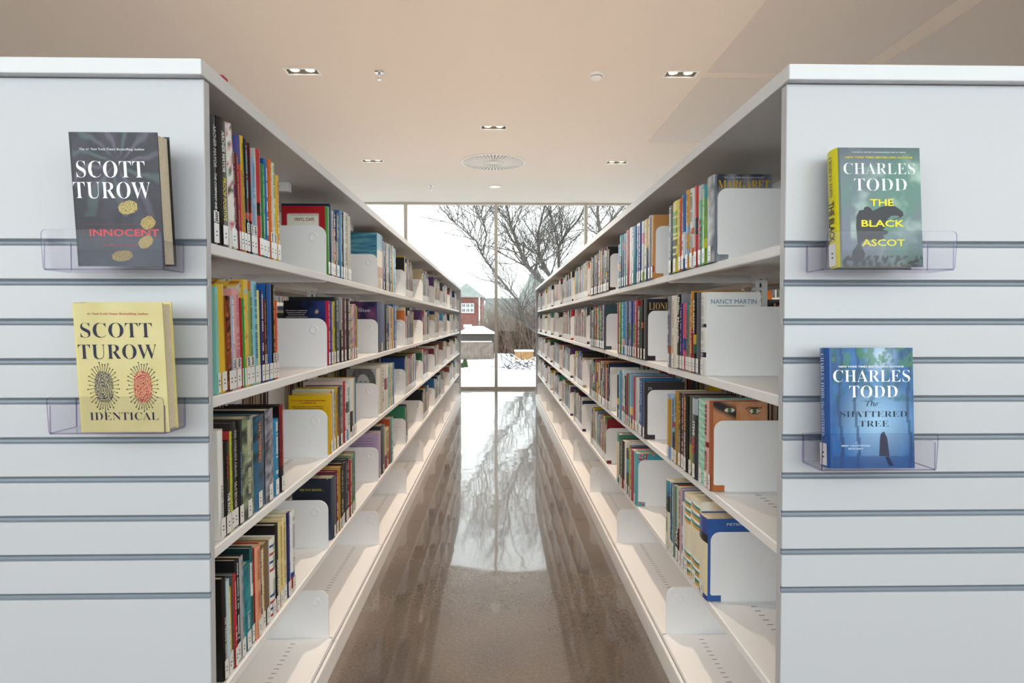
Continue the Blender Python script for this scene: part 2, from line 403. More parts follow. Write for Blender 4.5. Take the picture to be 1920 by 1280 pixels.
for side, sn in ((-1, 'left'), (1, 'right')):
    for k in range(NB):
        a, b = Y0 + PITCH * k, Y0 + PITCH * (k + 1)
        root = empty('shelving_bay', (side * XM, (a + b) / 2, 0))
        tag(root, f'white steel shelving bay with five shelves, {BAY[k]} of the nine in the {sn} bookcase', 'bookshelf', f'shelving bays of the {sn} bookcase')
        off = Matrix.Translation(-root.location)
        def add(mb, name, par=None, bev=0, sub=None):
            o = mb.build(name, root if par is None else par)
            if par is None: o.matrix_parent_inverse = off
            if bev: bevel(o, bev)
            return o
        for li, z in enumerate(SH):
            xf = XF if li < 4 else .574
            o = add(shelf_mesh(side, a + .003, b - .003, z, xf), 'shelf')
            if k < 5 and li >= 2:
                sl = MB(); yy = a + .05
                while yy < b - .04:
                    sl.box(*sorted((side * .69, side * .706)), yy, yy + .0016, z + .0002, z + .0006, M_DARK); yy += .0254
                sl.build('slot_row', o)
            for y, nr in ((a + .0005, 1), (b - .0028, 0)):
                if nr == 0 or k > 0: add(bracket_mesh(side, y, z, nr), 'side_bracket')
            ob = MB()
            for q in [shelf_mesh(side, a + .003, b - .003, z, XO1, XO0)]: o2 = add(q, 'rear_shelf')
        up = MB(); up.box(*sorted((side * .875, side * .915)), b - .038, b - .0032, .0, 1.640, M_WHITE)
        if k == 0: up.box(*sorted((side * .875, side * .915)), a + .002, a + .035, .0, 1.640, M_WHITE)
        u = add(up, 'upright')
        sl = MB(); zz = .15
        while zz < 1.6:
            for yc in ((b - .026), (b - .014)): sl.box(*sorted((side * .8745, side * .876)), yc - .002, yc + .002, zz, zz + .014, M_DARK)
            sl.box(*sorted((side * .888, side * .894)), b - .0387, b - .0375, zz, zz + .014, M_DARK)
            zz += .0254
        sl.build('slot_row', u)
        rl = MB(); rl.box(*sorted((side * .885, side * .905)), a + .04, b - .04, 1.56, 1.62, M_WHITE); add(rl, 'tie_rail')
        rl = MB(); rl.box(*sorted((side * .885, side * .905)), a + .04, b - .04, .1, .16, M_WHITE); add(rl, 'tie_rail')
        kp = MB(); kp.prism([(side * .559, .0), (side * .559, .069), (side * .561, .072), (side * .568, .072), (side * .568, .05), (side * .6, .05), (side * .6, .0)], 'y', a + .001, b - .001, M_WHITE)
        add(kp, 'kick_plate')
        cb = MB(); cb.box(*sorted((side * .70, side * .876)), b - .036, b - .006, 1.612, 1.6415, M_WHITE)
        cbo = add(cb, 'canopy_bracket')
        sc = MB(); sc.tube((side * .735, b - .0365, 1.627), (side * .735, b - .039, 1.627), .0055, .005, 10, M_STEEL); sc.build('screw', cbo)
    # continuous canopy
    cp = MB(); cp.box(*sorted((side * .5585, side * 1.231)), 1.2, YE + .026, 1.642, 1.672, M_EDGE)
    o = cp.build('canopy_top'); bevel(o, .002)
    tag(o, f'long white canopy board lying on top of the {sn} bookcase', 'shelf top', 'canopy boards')
    # end panels
    for yy, nm in ((1.2195, 'near'), (YE + .001, 'far')):
        root = empty('end_panel', (side * .895, yy, 0))
        xa, xb = sorted((side * .563, side * 1.227))
        gz = [1.3292 - .0763 * i for i in range(10)]; gw = .0062
        mb = MB()
        if nm == 'near':
            prof = [(yy, .004)]
            for g in gz[::-1]: prof += [(yy, g - gw), (yy + .0085, g - gw), (yy + .0085, g + gw), (yy, g + gw)]
            prof += [(yy, 1.6405), (yy + .0235, 1.6405), (yy + .0235, .004)]
            mb.prism(prof, 'x', xa, xb, M_PANEL)
        else: mb.box(xa, xb, yy, yy + .0235, .004, 1.6405, M_PANEL)
        o = mb.build('board', root); o.matrix_parent_inverse = Matrix.Translation(-root.location)
        if nm == 'near':
            bevel(o, .0012, 1)
            for g in gz:
                gi = MB(); w = gw - .0003
                gi.prism([(yy + .0016, g - w), (yy + .0045, g - w + .0030), (yy + .0052, g + w - .0045), (yy + .0022, g + w), (yy + .0084, g + w), (yy + .0084, g - w)], 'x', xa + .001, xb - .001, M_ALU)
                q = gi.build('groove_insert', root); q.matrix_parent_inverse = Matrix.Translation(-root.location)
            tag(root, f'white grooved display end panel of the {sn} bookcase, facing the viewer', 'panel', 'bookcase end panels')
        else:
            tag(root, f'plain white end panel at the window end of the {sn} bookcase', 'panel', 'bookcase end panels')

# ------------------------------------------------------------------ shelf book data read off the photograph
# entry: (px at the far edge of the spine, px of its top, colour, options, words)
def T(*a): return list(a)
Wt, Bk, Cr = 'F4F4F2', '17171A', 'E8DFC6'
def flora(seed, base, cols, dens=.12, s=9):
    def fn(u, v):
        for i, cc_ in enumerate(cols):
            if nz(u * 1.0, v * 2.5, seed + i * 3, s) > .42 - dens + i * .03: return lin(cc_)
        return lin(base)
    return fn
def streak(seed, a, b, s=6):
    return lambda u, v: mixc(lin(a), lin(b), .5 + nz(u * .3, v * 3, seed, s))
def dark_lamp(u, v):
    c = mixc(lin('0E0E14'), lin('2A3C78'), (u - .45) * 1.6 + nz(u, v, 2, 4) * .6 if u > .4 else 0)
    r = math.hypot((u - .79) * .65, (v - .83)); return mixc(c, lin('FFE0B0'), 1 - r / .035)
def flood(u, v):
    c = mixc(lin('2B2450'), lin('8C4F7E'), .4 + nz(u, v * 1.4, 9, 3)); return mixc(c, lin('232C60'), (.62 - v) * 4)
def bw_face(u, v):
    r = math.hypot((u - .56) * .8, (v - .72)); k = .12 + .06 * nz(u, v, 4, 10)
    if r < .17: k = .55 - .25 * (abs(u - .5)) + (-.35 if (abs(u - .49) < .04 or abs(u - .64) < .04) and abs(v - .735) < .012 else 0)
    elif r > .34 and v > .6: k = .25 if u < .3 else .4
    return (k, k, k)
def sea(u, v): return mixc(mixc(lin('2A6F92'), lin('6FB0C0'), .5 + nz(u * .25, v * 6, 3, 6)), lin('DADAD0'), (.55 - v) * 3)
def eyes(u, v):
    c = mixc(lin('D8A27C'), lin('C0743E'), .3 + nz(u, v, 5, 3) + (.86 - v) * 4)
    if u < .42: c = mixc(c, lin('3A3438'), max(0, 1 - abs(v - (.985 - u * .28)) / .10) * 1.5 * (1 if u > .05 else .9))
    for ex, ey in ((.30, .905), (.76, .895)):
        a = abs(u - ex) / .11; w = .026 * (1 - a * a) if a < 1 else 0
        if a < 1:
            if abs(v - ey) < w:
                r = math.hypot(u - ex, (v - ey) * 1.5); c = lin('101512') if r < .014 else lin('5E8C5C') if r < .042 else lin('E8E0D8')
            elif abs(v - ey) < w + .009: c = lin('4A2A1E')
        if ex > .5 and abs(u - ex + .02) < .15 and abs(v - ey - .042 + (u - ex) ** 2 * .6) < .006: c = lin('6A4634')
    return c
def storm(u, v): return mixc(lin('3C3E48'), lin('9BA0A8'), .35 + nz(u, v, 8, 3))
def rose(u, v):
    c = lin('3FA9B8')
    if (u < .28 and v > .86) or (v > .95) or (v < .2 and u < .35):
        n = nz(u, v * 1.4, 3, 14)
        if n > .18: c = lin('C8344A')
        elif n > .02: c = lin('F0B7BE')
        elif n < -.3: c = lin('4E9A4A')
    if math.hypot((u - .5) * .7, v - .35) < .07: c = lin('A8B84E')
    return c
def gold_sky(u, v): return mixc(mixc(lin('F2EBDD'), lin('C98A2A'), u * 1.3 - .1 + nz(u, v, 2, 4) * .5), lin('3E6E72'), (.45 - v) * 4)
def yellowback(u, v): return lin('E2B71C')
def vinyl(u, v): return lin('F0EEE0') if .12 < u < .86 and v < .90 else lin('B01C28')
def waynavy(u, v):
    c = lin('2B2F3C'); c = mixc(c, lin('3E5A78'), (.45 - v) * 2)
    if .3 < u < .68 and .52 < v < .60: c = lin('8FC3D4')
    if nz(u, v, 6, 40) > .75: c = lin('B9CBE0')
    return c
def lines(col, n, z0, dz, x=.5, w=.7):
    return [('-' * (i + 1), '-', col, x, z0 - dz * i, w - .06 * (i % 3), .014) for i in range(n)]
D = {}
D['L', 0, 0] = (400.2, [
 (411, 226, '3C4046', dict(texts=T(('ARCHER MAYOR', 'B', 'C9CCD0', .93, .60), ('THE COMPANY SHE KEPT', 'B', 'F4F4F2', .56, .2)), tagt=1), 'slate grey book with white lettering'),
 (428.6, 228, '18181B', dict(texts=T(('ARCHER MAYOR', 'B', 'F4F4F2', .90, .58), ('PROOF POSITIVE', 'B', 'E5D21F', .54, .2))), 'thick black book with yellow lettering'),
 (440.7, 237.5, 'F3F1EC', dict(spine_art=flora(1, 'F3F1EC', ['C24A6A', '2E6B3A', 'E7A3B0'], .1, 5)), 'white book with flowers on its spine'),
 (443.3, 290, 'E8B96A', dict(), 'very thin amber book'), (446.6, 283, '5C3A78', dict(auto='E8D0A0'), 'thin purple book'),
 (449.9, 292, '7A2A35', dict(auto='E0C080'), 'thin maroon book'), (455.3, 312, 'C8202B', dict(nolab=0), 'short bright red book'),
 (461.4, 260, 'E3BE1F', dict(cover='6A64A8', bands=[(0, .7, 'C99A2E')], auto='2A2418'), 'tall yellow and gold book'),
 (467.6, 266, '141416', dict(auto='3FB0C4', bands=[(.3, .36, 'C6482E')], tagt=1), 'black book with teal lettering'),
 (473, 273, '19161A', dict(auto='C83040', cover='B02A2A', bands=[(.3, .37, 'C6582E')], tagt=1), 'black book with crimson lettering'),
 (482.9, 300, '8FB6DE', dict(auto='5F88B8', tagt=1), 'light blue book'),
 (491, 284, 'C83A3C', dict(cover='D9D9D4', bands=[(.38, .5, '261A1C')], auto='A82A30'), 'red book with a black figure'),
 (499, 311, '1C8A3E', dict(auto='59B870'), 'green book'), (505.6, 302, '2C6FB4', dict(auto='F0F0F0', cover='1F5A9C'), 'blue book'),
 (511.8, 303, 'E2702A', dict(auto='F2C09A', tagt=1), 'orange book'), (518.3, 309, 'DCE8CE', dict(auto='5C8A5A', tagt=1), 'pale green book'),
 (525.3, 332, 'E8BE3C', dict(auto='B0481E'), 'yellow book beside the empty shelf')], 5)
D['L', 1, 0] = (403, [
 (408.6, 538, '8FCFC4', dict(frame=('E4B92C', .4, .93)), 'pale teal book with a yellow frame'), (422.5, 534, 'E6BC2E', dict(), 'thick golden yellow book'),
 (432, 555.5, '8A4A2A', dict(spine_art=flora(4, '8A4226', ['2E1A16', 'C06A38'], .3, 16)), 'rust brown speckled book'), (438.1, 556, 'B7B9D0', dict(auto='F4F4F2', tagt=1), 'lilac book'),
 (451.8, 542, 'E5A6AC', dict(auto='C87A86', cover='DFA09A', tagt=1), 'pink book'), (454, 559, 'B01C28', dict(), 'thin red book'),
 (457.9, 560, '2E9A3A', dict(auto='A8E0A0'), 'bright green book'), (466.2, 525, 'E5C04A', dict(cover='D9B23C', art=(flora(6, 'E5C04A', ['A8502A', 'D8E0D8'], .12, 8), 26, 36), tagt=1, spine_art=flora(7, 'E5C04A', ['C86A3A', '8FC3D4'], .05, 9)), 'tall gold patterned book'),
 (474.1, 547, '8FA860', dict(auto='5A7038', cover='B9CCA0', tagt=1), 'olive green book'), (484.2, 528.5, '8CCBE0', dict(cover='E58A4A', auto='2A6F98'), 'sky blue book with orange cover'),
 (487.4, 544.7, 'EDE88A', dict(), 'thin lemon book'), (493.1, 544.7, '23326E', dict(auto='E8E8F0'), 'navy book with white lettering'),
 (497.5, 561, '5E2430', dict(auto='E09060', tagt=1), 'dark red book'), (501, 533, '1A2A30', dict(cover='1F62B0', auto='5070A0'), 'black book with blue cover'),
 (509.7, 533, '1F57A8', dict(), 'royal blue book'), (516, 534, '17171A', dict(auto='D09A50', tagt=1), 'black book with gold lettering'), (520, 563.5, 'D8532A', dict(auto='F0C0A0', tagt=1), 'orange red book at the row end')], 3)
D['L', 2, 0] = (404, [
 (414.2, 805, 'EFEEE9', dict(texts=T(('TransAtlantic', 's', '5A5A5A', .5, .15)), auto=None), 'white book with grey lettering'),
 (426.3, 829, '19191B', dict(texts=T(('THE ROAD', 'B', 'F4F4F2', .45, .2), ('-------', '-', '7A2A20', .85, .6))), 'short black book with white lettering'),
 (431, 810, 'B9C83C', dict(cover='B03A40', auto='5A6418'), 'lime green book'),
 (441, 793, '33302E', dict(texts=T(('THE UNQUIET GRAVE', 'S', 'C9C5B8', .93, .48), ('McCRUMB', 'S', 'D8D4C8', .44, .2))), 'charcoal book with serif lettering'),
 (449, 791, '16181C', dict(texts=T(('Colleen McCullough', 's', '8FB8D8', .7, .28)), cover='241A16'), 'black book with pale blue lettering'),
 (470.4, 783, '4A5048', dict(auto='C9CBA8', spine_art=lambda u, v: mixc(lin('34383A'), lin('A8B890'), .35 + nz(u, v * 3, 3, 3) * 1.2)), 'wide grey green photographic book'),
 (493.6, 780, '123C50', dict(texts=T(('VAL McDERMID', 'B', 'E58A3A', .93, .5)), spine_art=lambda u, v: mixc(lin('0F2A38'), lin('1F6A90'), .4 + nz(u, v * 3, 8, 3) * 1.4 - (v - .5) * .6)), 'deep teal book with orange lettering'),
 (509.4, 768, '6F6C78', dict(cover='1C1A1C', spine_art=lambda u, v: mixc(lin('4E4C58'), lin('B8B6C4'), .4 + nz(u, v * 4, 5, 4))), 'grey lilac banded book'),
 (521, 787, '2C8CB8', dict(auto='F4F4F2'), 'bright blue book'), (528.6, 760, '7C1C24', dict(cover='1A1214', auto='C06A50', bands=[(0, .3, '2A2A30')]), 'tall dark red book')], 1)
D['L', 3, 0] = (410.2, [
 (418.4, 1084, '1B1614', dict(texts=T(('The Oxford Inheritance', 'S', 'E8E6E0', .62, .12))), 'black book with white serif lettering'),
 (425.1, 1092, 'BFD6DE', dict(auto='E8F0F2'), 'pale blue book'), (430.3, 1106, 'D8B020', dict(), 'thin mustard yellow book'),
 (436.4, 1081, 'B82430', dict(cover='5A5A5E', auto='F0C0C0'), 'red book with grey cover'), (443.1, 1053, '1C1C20', dict(auto='D8D8DC'), 'black book with white lettering'),
 (450.9, 1047, 'A8AAAE', dict(cover='2A2A2E', auto='707478'), 'silver grey book'), (465.6, 1062, '177A8C', dict(spine_art=lambda u, v: mixc(lin('0F5A6C'), lin('2CA0AC'), .5 + nz(u, v * 2, 2, 3)), texts=T(('Louise', 's', 'F0F0F0', .45, .25))), 'turquoise book'),
 (471.5, 1030, '2E6F6A', dict(cover='1A3A3C', bands=[(.5, .85, 'E0E4E0')], auto='30605A'), 'green and white book'),
 (483.1, 1026, 'E5A27C', dict(cover='B02A30', auto='C07A58'), 'peach book'), (486.4, 1030, '3A3A66', dict(auto='C9C9E0'), 'thin indigo book'),
 (491.3, 1034, 'E8D8A0', dict(auto='A08040'), 'cream book'), (501.1, 1021, '7A644E', dict(cover='9A7A50'), 'brown book'),
 (511.4, 1012, 'EEEFE8', dict(bands=[(q, q + .03, ('C0364A', '3A4A9A')[i % 2]) for i, q in enumerate((.04, .12, .2, .28, .6, .7, .8, .9))], auto='9AA890'), 'white book with airmail stripes'),
 (518.4, 986, '161418', dict(texts=T(('ADRIAN McKINTY', 'B', 'F4F4F2', .6, .16)), bands=[(0, .12, 'C02838')], ctex=1), 'tall black book with white capitals'),
 (525.6, 980, 'E3CF8A', dict(auto='B89A50'), 'straw yellow book'), (533.1, 972, 'E8D8A0', dict(auto='C0A868', cover='EAE0C0'), 'pale straw book'),
 (539.5, 964, '1E1F5A', dict(auto='5A5CA0', cover='E0E0C8'), 'dark navy book'), (547.5, 961.6, 'F0F0EE', dict(bands=[(.06, .2, 'C8383C'), (.2, .26, '2A4A9A')], auto='B0B0B8'), 'white book at the row end')], 2)
D['L', 0, 1] = (612.5, [
 (617.5, 391, '4C9A3C', dict(art=(vinyl, 30, 30), ct=[('VINYL CAFE', 'B', '8A5A1E', .5, .78, .46, .05), ('Come share Christmas with your friends at the', 'i', '333333', .5, .85, .62, .022)]), 'green book with red framed back cover'),
 (622, 385, '26365A', dict(cover='1C2A40'), 'navy blue book'), (625.6, 397, 'C9CBD0', dict(auto='40507A'), 'pale grey book'),
 (629.8, 397, 'E58A24', dict(bands=[(.72, 1, '1B1B1F')], auto='F4F4F2'), 'orange and black book'), (633, 400.6, '2A3668', dict(bands=[(0, .55, 'B9B9B4')], auto='E8E8E8'), 'navy and grey book'),
 (636.3, 401, '4A4238', dict(auto='C0A850'), 'olive brown book'), (641.9, 397, '2E8CC4', dict(cover='3A62B0', auto='BFE0F0'), 'sky blue book'),
 (645.3, 399.5, '20242C', dict(cover='E8E8E4', auto='F0F0F0'), 'thin black book'), (650.6, 400, 'ECECE6', dict(auto='1E1E22'), 'white book with black lettering'),
 (653.8, 402.5, 'D9CFB8', dict(), 'thin cream book'), (657, 407.5, 'E6E2DC', dict(auto='C0B8B0'), 'off white book at the row end')], 1)
D['L', 1, 1] = (613.5, [
 (618.1, 564.4, 'C81F48', dict(art=(dark_lamp, 40, 40), ct=lines('C8C8D0', 6, .84, .032, .3, .5), auto='F0C0C8'), 'crimson book with dark back cover'), (622.5, 565, '5A4A94', dict(auto='D0C8E8'), 'purple book'),
 (627.5, 565.6, 'D8C81E', dict(auto='1B1B1F'), 'yellow book with black lettering'), (635.6, 557.5, '2A3436', dict(auto='8FB0A8', cover='1E2A28'), 'tall dark green book'),
 (640.9, 558, '9A9CA4', dict(bands=[(0, .5, '2A2C30')], auto='D0D0D4'), 'grey and black book'), (648.1, 559.4, '5E2A34', dict(texts=T(('BRAD MELTZER', 'B', 'F0E8E8', .95, .5), ('THE ARTIST', 'B', 'E0D8D8', .42, .22))), 'maroon book with white capitals'),
 (655.6, 560, '1F1A24', dict(texts=T(('BRAD MELTZER', 'B', 'F4F4F2', .95, .48), ('THE ARTIST', 'B', 'F4F4F2', .40, .2)), cover='D89AA8'), 'black book with white capitals'),
 (662.5, 570.6, 'D8C0A0', dict(spine_art=flora(9, 'D8C8B4', ['C8805A', '8A8A90'], .2, 5), bands=[(0, .2, '5A7AB0')]), 'cream illustrated book'), (667.5, 570, 'D88AB8', dict(auto='7A3A6A'), 'pink book'),
 (670.6, 574, 'A8A838', dict(), 'thin olive book at the row end')], 1)
D['L', 2, 1] = (614, [
 (620.3, 738.6, 'E2B71C', dict(art=(yellowback, 2, 2), ct=[('--------', '-', 'B83A1E', .5, .9, .84, .02), ('------', '-', 'B83A1E', .5, .86, .4, .02)] + lines('2A2418', 3, .8, .035, .5, .82)), 'yellow book with red cover lettering'),
 (622.2, 734, 'B02A24', dict(cover='C9B9A0'), 'thin brick red book'), (627.2, 731, 'D9DCC8', dict(auto='6A7AA8'), 'pale book'), (631.9, 728, 'C9A42A', dict(auto='5A4A18'), 'mustard book'),
 (641.7, 725, '3E3E42', dict(bands=[(.15, .5, '6E4638')], auto='8A8A90'), 'wide charcoal book'), (646.9, 715, 'B83040', dict(auto='F0E0E0', cover='D8C0B8'), 'red book'),
 (654.2, 722, 'E0E0DA', dict(bands=[(.5, .7, '4A5A50'), (0, .2, '7AA8D8')], auto='3A86B8'), 'cream and blue book'), (660.5, 711, 'E4E2DC', dict(bands=[(.1, .45, '2A1E1C')]), 'white book with dark foot'),
 (663.6, 709, 'D8CDB4', dict(), 'thin tan book'), (666.7, 708, '2A7AA8', dict(cover='D8A028'), 'blue book at the row end')], 1)
D['L', 3, 1] = (619, [
 (627.9, 891, '3A4658', dict(art=(waynavy, 30, 40), ct=[('THE WAY BEGINS ...', 'S', 'D0C23A', .5, .8, .62, .034)]), 'slate navy book with yellow cover lettering'), (631.6, 885, '7A2438', dict(auto='F0E0E0'), 'maroon book'),
 (635.2, 881, 'C09028', dict(auto='3A2A10'), 'ochre book'), (639.7, 877, '1C1A1A', dict(cover='D8A048', auto='E8D8A8'), 'black book with cream lettering'), (643.8, 869.5, '222024', dict(), 'plain black book'),
 (648.4, 867.5, '3A3A3E', dict(auto='9A9AA0'), 'dark grey book'), (651.9, 862.4, '1E2448', dict(auto='D0D0D8'), 'thin navy book'), (655.3, 866, 'B0262C', dict(auto='F0D0C8'), 'red book'),
 (661.4, 853, '8A9A78', dict(bands=[(0, .3, '4E9A50')], auto='5A4A3A'), 'green landscape book'), (665, 849, '2A8C98', dict(cover='A05A3A'), 'teal book at the row end')], 0)
D['R', 0, 0] = (1250.2, [
 (1259.4, 386, '151517', dict(auto='D8D8D8'), 'black book with white lettering'), (1271.5, 376.5, 'E8D21C', dict(cover='4CC8B8', texts=T(('-------', '-', '7AB84A', .86, .5), ('--', '-', '2A2A18', .46, .18))), 'bright yellow and mint book'),
 (1275.8, 374, 'E0502E', dict(auto='2A1A18'), 'orange red book'), (1283, 366.6, '2A62A8', dict(bands=[(.15, .5, 'D8E8F0')], auto='0F1F3A'), 'blue and white book'),
 (1290, 358.4, 'E2A628', dict(bands=[(.15, .25, '9AB4D0'), (.45, .55, '8FA8C8')], cover='9AB0D0', auto='7A5418'), 'amber book'), (1297.4, 355, 'E8E6E2', dict(bands=[(.15, .25, 'D87838'), (.42, .5, 'D08040')], auto='2A2A2A'), 'white and orange book'),
 (1304, 350, 'C8363A', dict(bands=[(.4, .6, '2A2A3C')], cover='8A9098'), 'red book with dark band'), (1313.8, 349, '5FB88A', dict(bands=[(.82, 1, 'B8BEC4')], texts=T(('--', '-', 'C8202A', .58, .2)), cover='7A8288'), 'mint green book with red lettering'),
 (1322.9, 348.6, '7AAE3E', dict(bands=[(.82, 1, '3E9AA8'), (.2, .32, 'C8D028'), (.6, .82, '6E9A4A')], auto='B8E088'), 'green and teal book'),
 (1337, 330.5, '7E848E', dict(art=(storm, 24, 36), ct=[('MARGARET', 's', 'D8A81C', .5, .825, .9, .105), ('NEW YORK TIMES BESTSELLING AUTHOR', 'b', 'D8D8D8', .5, .952, .7, .016)], spine_art=lambda u, v: mixc(lin('6A7280'), lin('C8CCD2'), .5 + nz(u, v * 2, 4, 4)), texts=T(('MARGARET', 's', 'C8B878', .95, .62))), 'thick silver grey book with gold title')], 0)
D['R', 1, 0] = (1252.6, [
 (1259.3, 556, '8A8C9A', dict(auto='3A3C50', bands=[(.18, .3, 'A8583A')]), 'grey blue patterned book'), (1269, 554, 'E9E4D4', dict(texts=T(('THE ALTERNATE', 'S', 'B03A48', .93, .55), ('JOHN MARRS', 'S', 'B03A48', .45, .2))), 'cream book with red lettering'),
 (1276.4, 551.5, '1A1A1C', dict(cover='8A8C94', texts=T(('Phillip Margolin', 'B', 'F4F4F2', .96, .35, .75))), 'black book with large white lettering'), (1280.8, 569.3, '3E2A7A', dict(auto='B8B0E0'), 'purple book'),
 (1286.3, 569, 'D8607E', dict(bands=[(.3, .48, '2E4A86')], auto='A83A60'), 'rose pink book'), (1291.2, 569, '5E8068', dict(bands=[(.85, 1, '2A8C88')], auto='2A4A38'), 'sage green book'),
 (1295.2, 572, 'B88A84', dict(auto='8A4A4A'), 'dusty pink book'), (1300.1, 546, '9A2A30', dict(bands=[(.55, 1, 'C88A20')], auto='E8C060', cover='C98A24'), 'tall gold and red book'),
 (1305.3, 548.5, '15161A', dict(texts=T(('KAT MARTIN', 'B', 'F4F4F2', .9, .5)), bands=[(.36, .48, 'C8B040'), (.25, .36, '1E6A50')]), 'black book with white capitals'), (1312.7, 548.5, '5A5C66', dict(), 'plain dark grey book'),
 (1323, 548, 'EDEDEA', dict(cover='F2F2F0', ct=[('NANCY MARTIN', 'b', '4A8AB0', .5, .86, .84, .055), ('---------', '-', '8A8A8A', .45, .83, .5, .012)], auto='C0C0BC', bands=[(.22, .28, '1E1E3A'), (.58, .62, '1E1E22')]), 'white book with blue title')], 0)
D['R', 2, 0] = (1246, [
 (1254.4, 739.5, '8AA8D8', dict(bands=[(.2, .95, 'B88A28')], cover='A8C0E0'), 'gold and pale blue book'), (1261, 740, '8CB8D8', dict(bands=[(0, .45, '1E2A3C'), (.52, .6, 'C8283C')], auto='3A4A68'), 'blue book with a red dot'),
 (1267.3, 732.5, 'B08A3C', dict(auto='5A421A'), 'tall gold book'), (1273, 735, '2A2A30', dict(texts=T(('THE ENEMY INSIDE', 'B', 'E8E8E8', .5, .2), ('STEVE', 'B', 'D8A020', .9, .58)), cover='9A9AA0'), 'charcoal book with white capitals'),
 (1277.2, 737, '7A3A40', dict(auto='D8C8C8'), 'thin wine red book'), (1285.3, 740, '17171A', dict(texts=T(('STEVE MARTINI', 'B', 'D8A040', .97, .54, .8), ('TRADER OF SECRETS', 'B', 'F4F4F2', .52, .17))), 'black book with gold and white capitals'),
 (1292.3, 743.5, '4E5648', dict(bands=[(.05, .4, '9AA040')], cover='7A7E84'), 'grey book with olive foot'), (1302.8, 746, '2E3036', dict(bands=[(.8, 1, 'A8B4C0')], texts=T(('STEVE', 'B', 'F4F4F2', .72, .54, .6), ('--', '-', 'C02028', .5, .24)), cover='6A6A70'), 'dark grey book with red lettering'),
 (1314.7, 748, '8CCFB8', dict(spine_art=lambda u, v: mixc(lin('6EC0A8'), lin('C8E8D0'), .5 + .5 * math.sin(v * 70 + u * 3))), 'mint book with wavy stripes'), (1322.3, 749, 'DDB0AC', dict(texts=T(('------', '-', '8A3A38', .95, .6), ('MEDUSA', 'B', 'A82028', .42, .2)), bands=[(.47, .53, '8A1E28')]), 'pale pink book with red lettering'),
 (1327, 750, 'A8623E', dict(art=(eyes, 70, 90)), 'copper book with green eyes on cover')], 0)
D['R', 3, 0] = (1247.5, [
 (1255.3, 900, 'E0DCC8', dict(bands=[(.85, 1, '2A8CB0'), (.7, .78, '1B1B1F'), (.78, .85, '2A62B0'), (.55, .7, '1E1E1E')], auto='6A9A80'), 'cream and blue book'), (1258.5, 905, '1E6AA0', dict(auto='101820'), 'thin blue book'),
 (1265.2, 909, '7A8C88', dict(cover='1E1E20', auto='A8B8B0'), 'grey green book'), (1272, 911.6, 'A8C8B0', dict(bands=[(0, .45, '1F2428')], cover='8A1E2A', texts=T(('TRACE', 'B', 'F4F4F2', .46, .22))), 'pale green and black book'),
 (1276.8, 915, 'C8A8B0', dict(cover='8A8CB0', auto='A83A58'), 'mauve book'), (1281.7, 941, 'DDE4E8', dict(auto='2A3448'), 'short white book'),
 (1293.6, 928.6, 'E8E0C8', dict(art=(gold_sky, 24, 30), bands=[(q, q + .03, ('D89A28', '2A8C84', 'F4F4F2')[i % 3]) for i, q in enumerate([.03 + .033 * j for j in range(9)] + [.66 + .033 * j for j in range(9)])]), 'cream book with striped ends'),
 (1309.6, 937, 'E8E0C8', dict(art=(gold_sky, 24, 30), bands=[(q, q + .03, ('D89A28', '2A8C84', 'F4F4F2')[i % 3]) for i, q in enumerate([.03 + .033 * j for j in range(9)] + [.66 + .033 * j for j in range(9)])]), 'thicker cream book with striped ends'),
 (1325, 969, 'EAE0C0', dict(cover='3A62A8', bands=[(.8, 1, '2A4A9A'), (0, .06, '2A4A9A'), (.7, .8, '1B1B1F')], ct=[('PETER', 'B', 'C0D0E8', .5, .92, .3, .03)]), 'cream and blue book with blue cover')], 0)
D['R', 0, 1] = (1155, [
 (1159, 460.6, '1E6AA0', dict(bands=[(.4, .55, 'D88A40')]), 'blue and orange book'), (1162.5, 444, '3AA0B0', dict(bands=[(.2, .6, '5A4A48')], auto='E8E8E8'), 'teal book'), (1165.6, 442.5, '2E3C80', dict(bands=[(.7, .85, 'C04058')]), 'thin navy book'),
 (1170.6, 440, '58A8A8', dict(bands=[(.4, .8, '8A8C90')], auto='2A3A40'), 'sea green book'), (1176.3, 434, 'A82A38', dict(auto='D89098'), 'crimson book'), (1181.9, 429, 'ECEAE6', dict(), 'plain white book'),
 (1188, 427, '3E8CA0', dict(bands=[(.6, 1, '5A7CB0')], auto='D8E8EC'), 'teal blue book'), (1195, 421, 'E8E6F0', dict(bands=[(.12, .95, '3A2A8A')], auto='C0B8E8'), 'white and violet book'), (1198, 419, '2E3A90', dict(auto='F0F0F0'), 'thin indigo book'),
 (1203, 418, 'DCE4E4', dict(bands=[(.62, .8, 'E08098'), (0, .15, '8AC048')]), 'white book with pink flower'), (1210.6, 413.5, '24407A', dict(bands=[(.52, 1, 'D0A020')], auto='F0E0A0'), 'gold and navy book'), (1216.5, 407.5, '8A8A90', dict(cover='8CA8D0', auto='D8C8A0'), 'grey book'),
 (1220.6, 407.5, 'D8A060', dict(cover='C89058', bands=[(.1, .2, 'A84838')]), 'tan brown book')], 0)
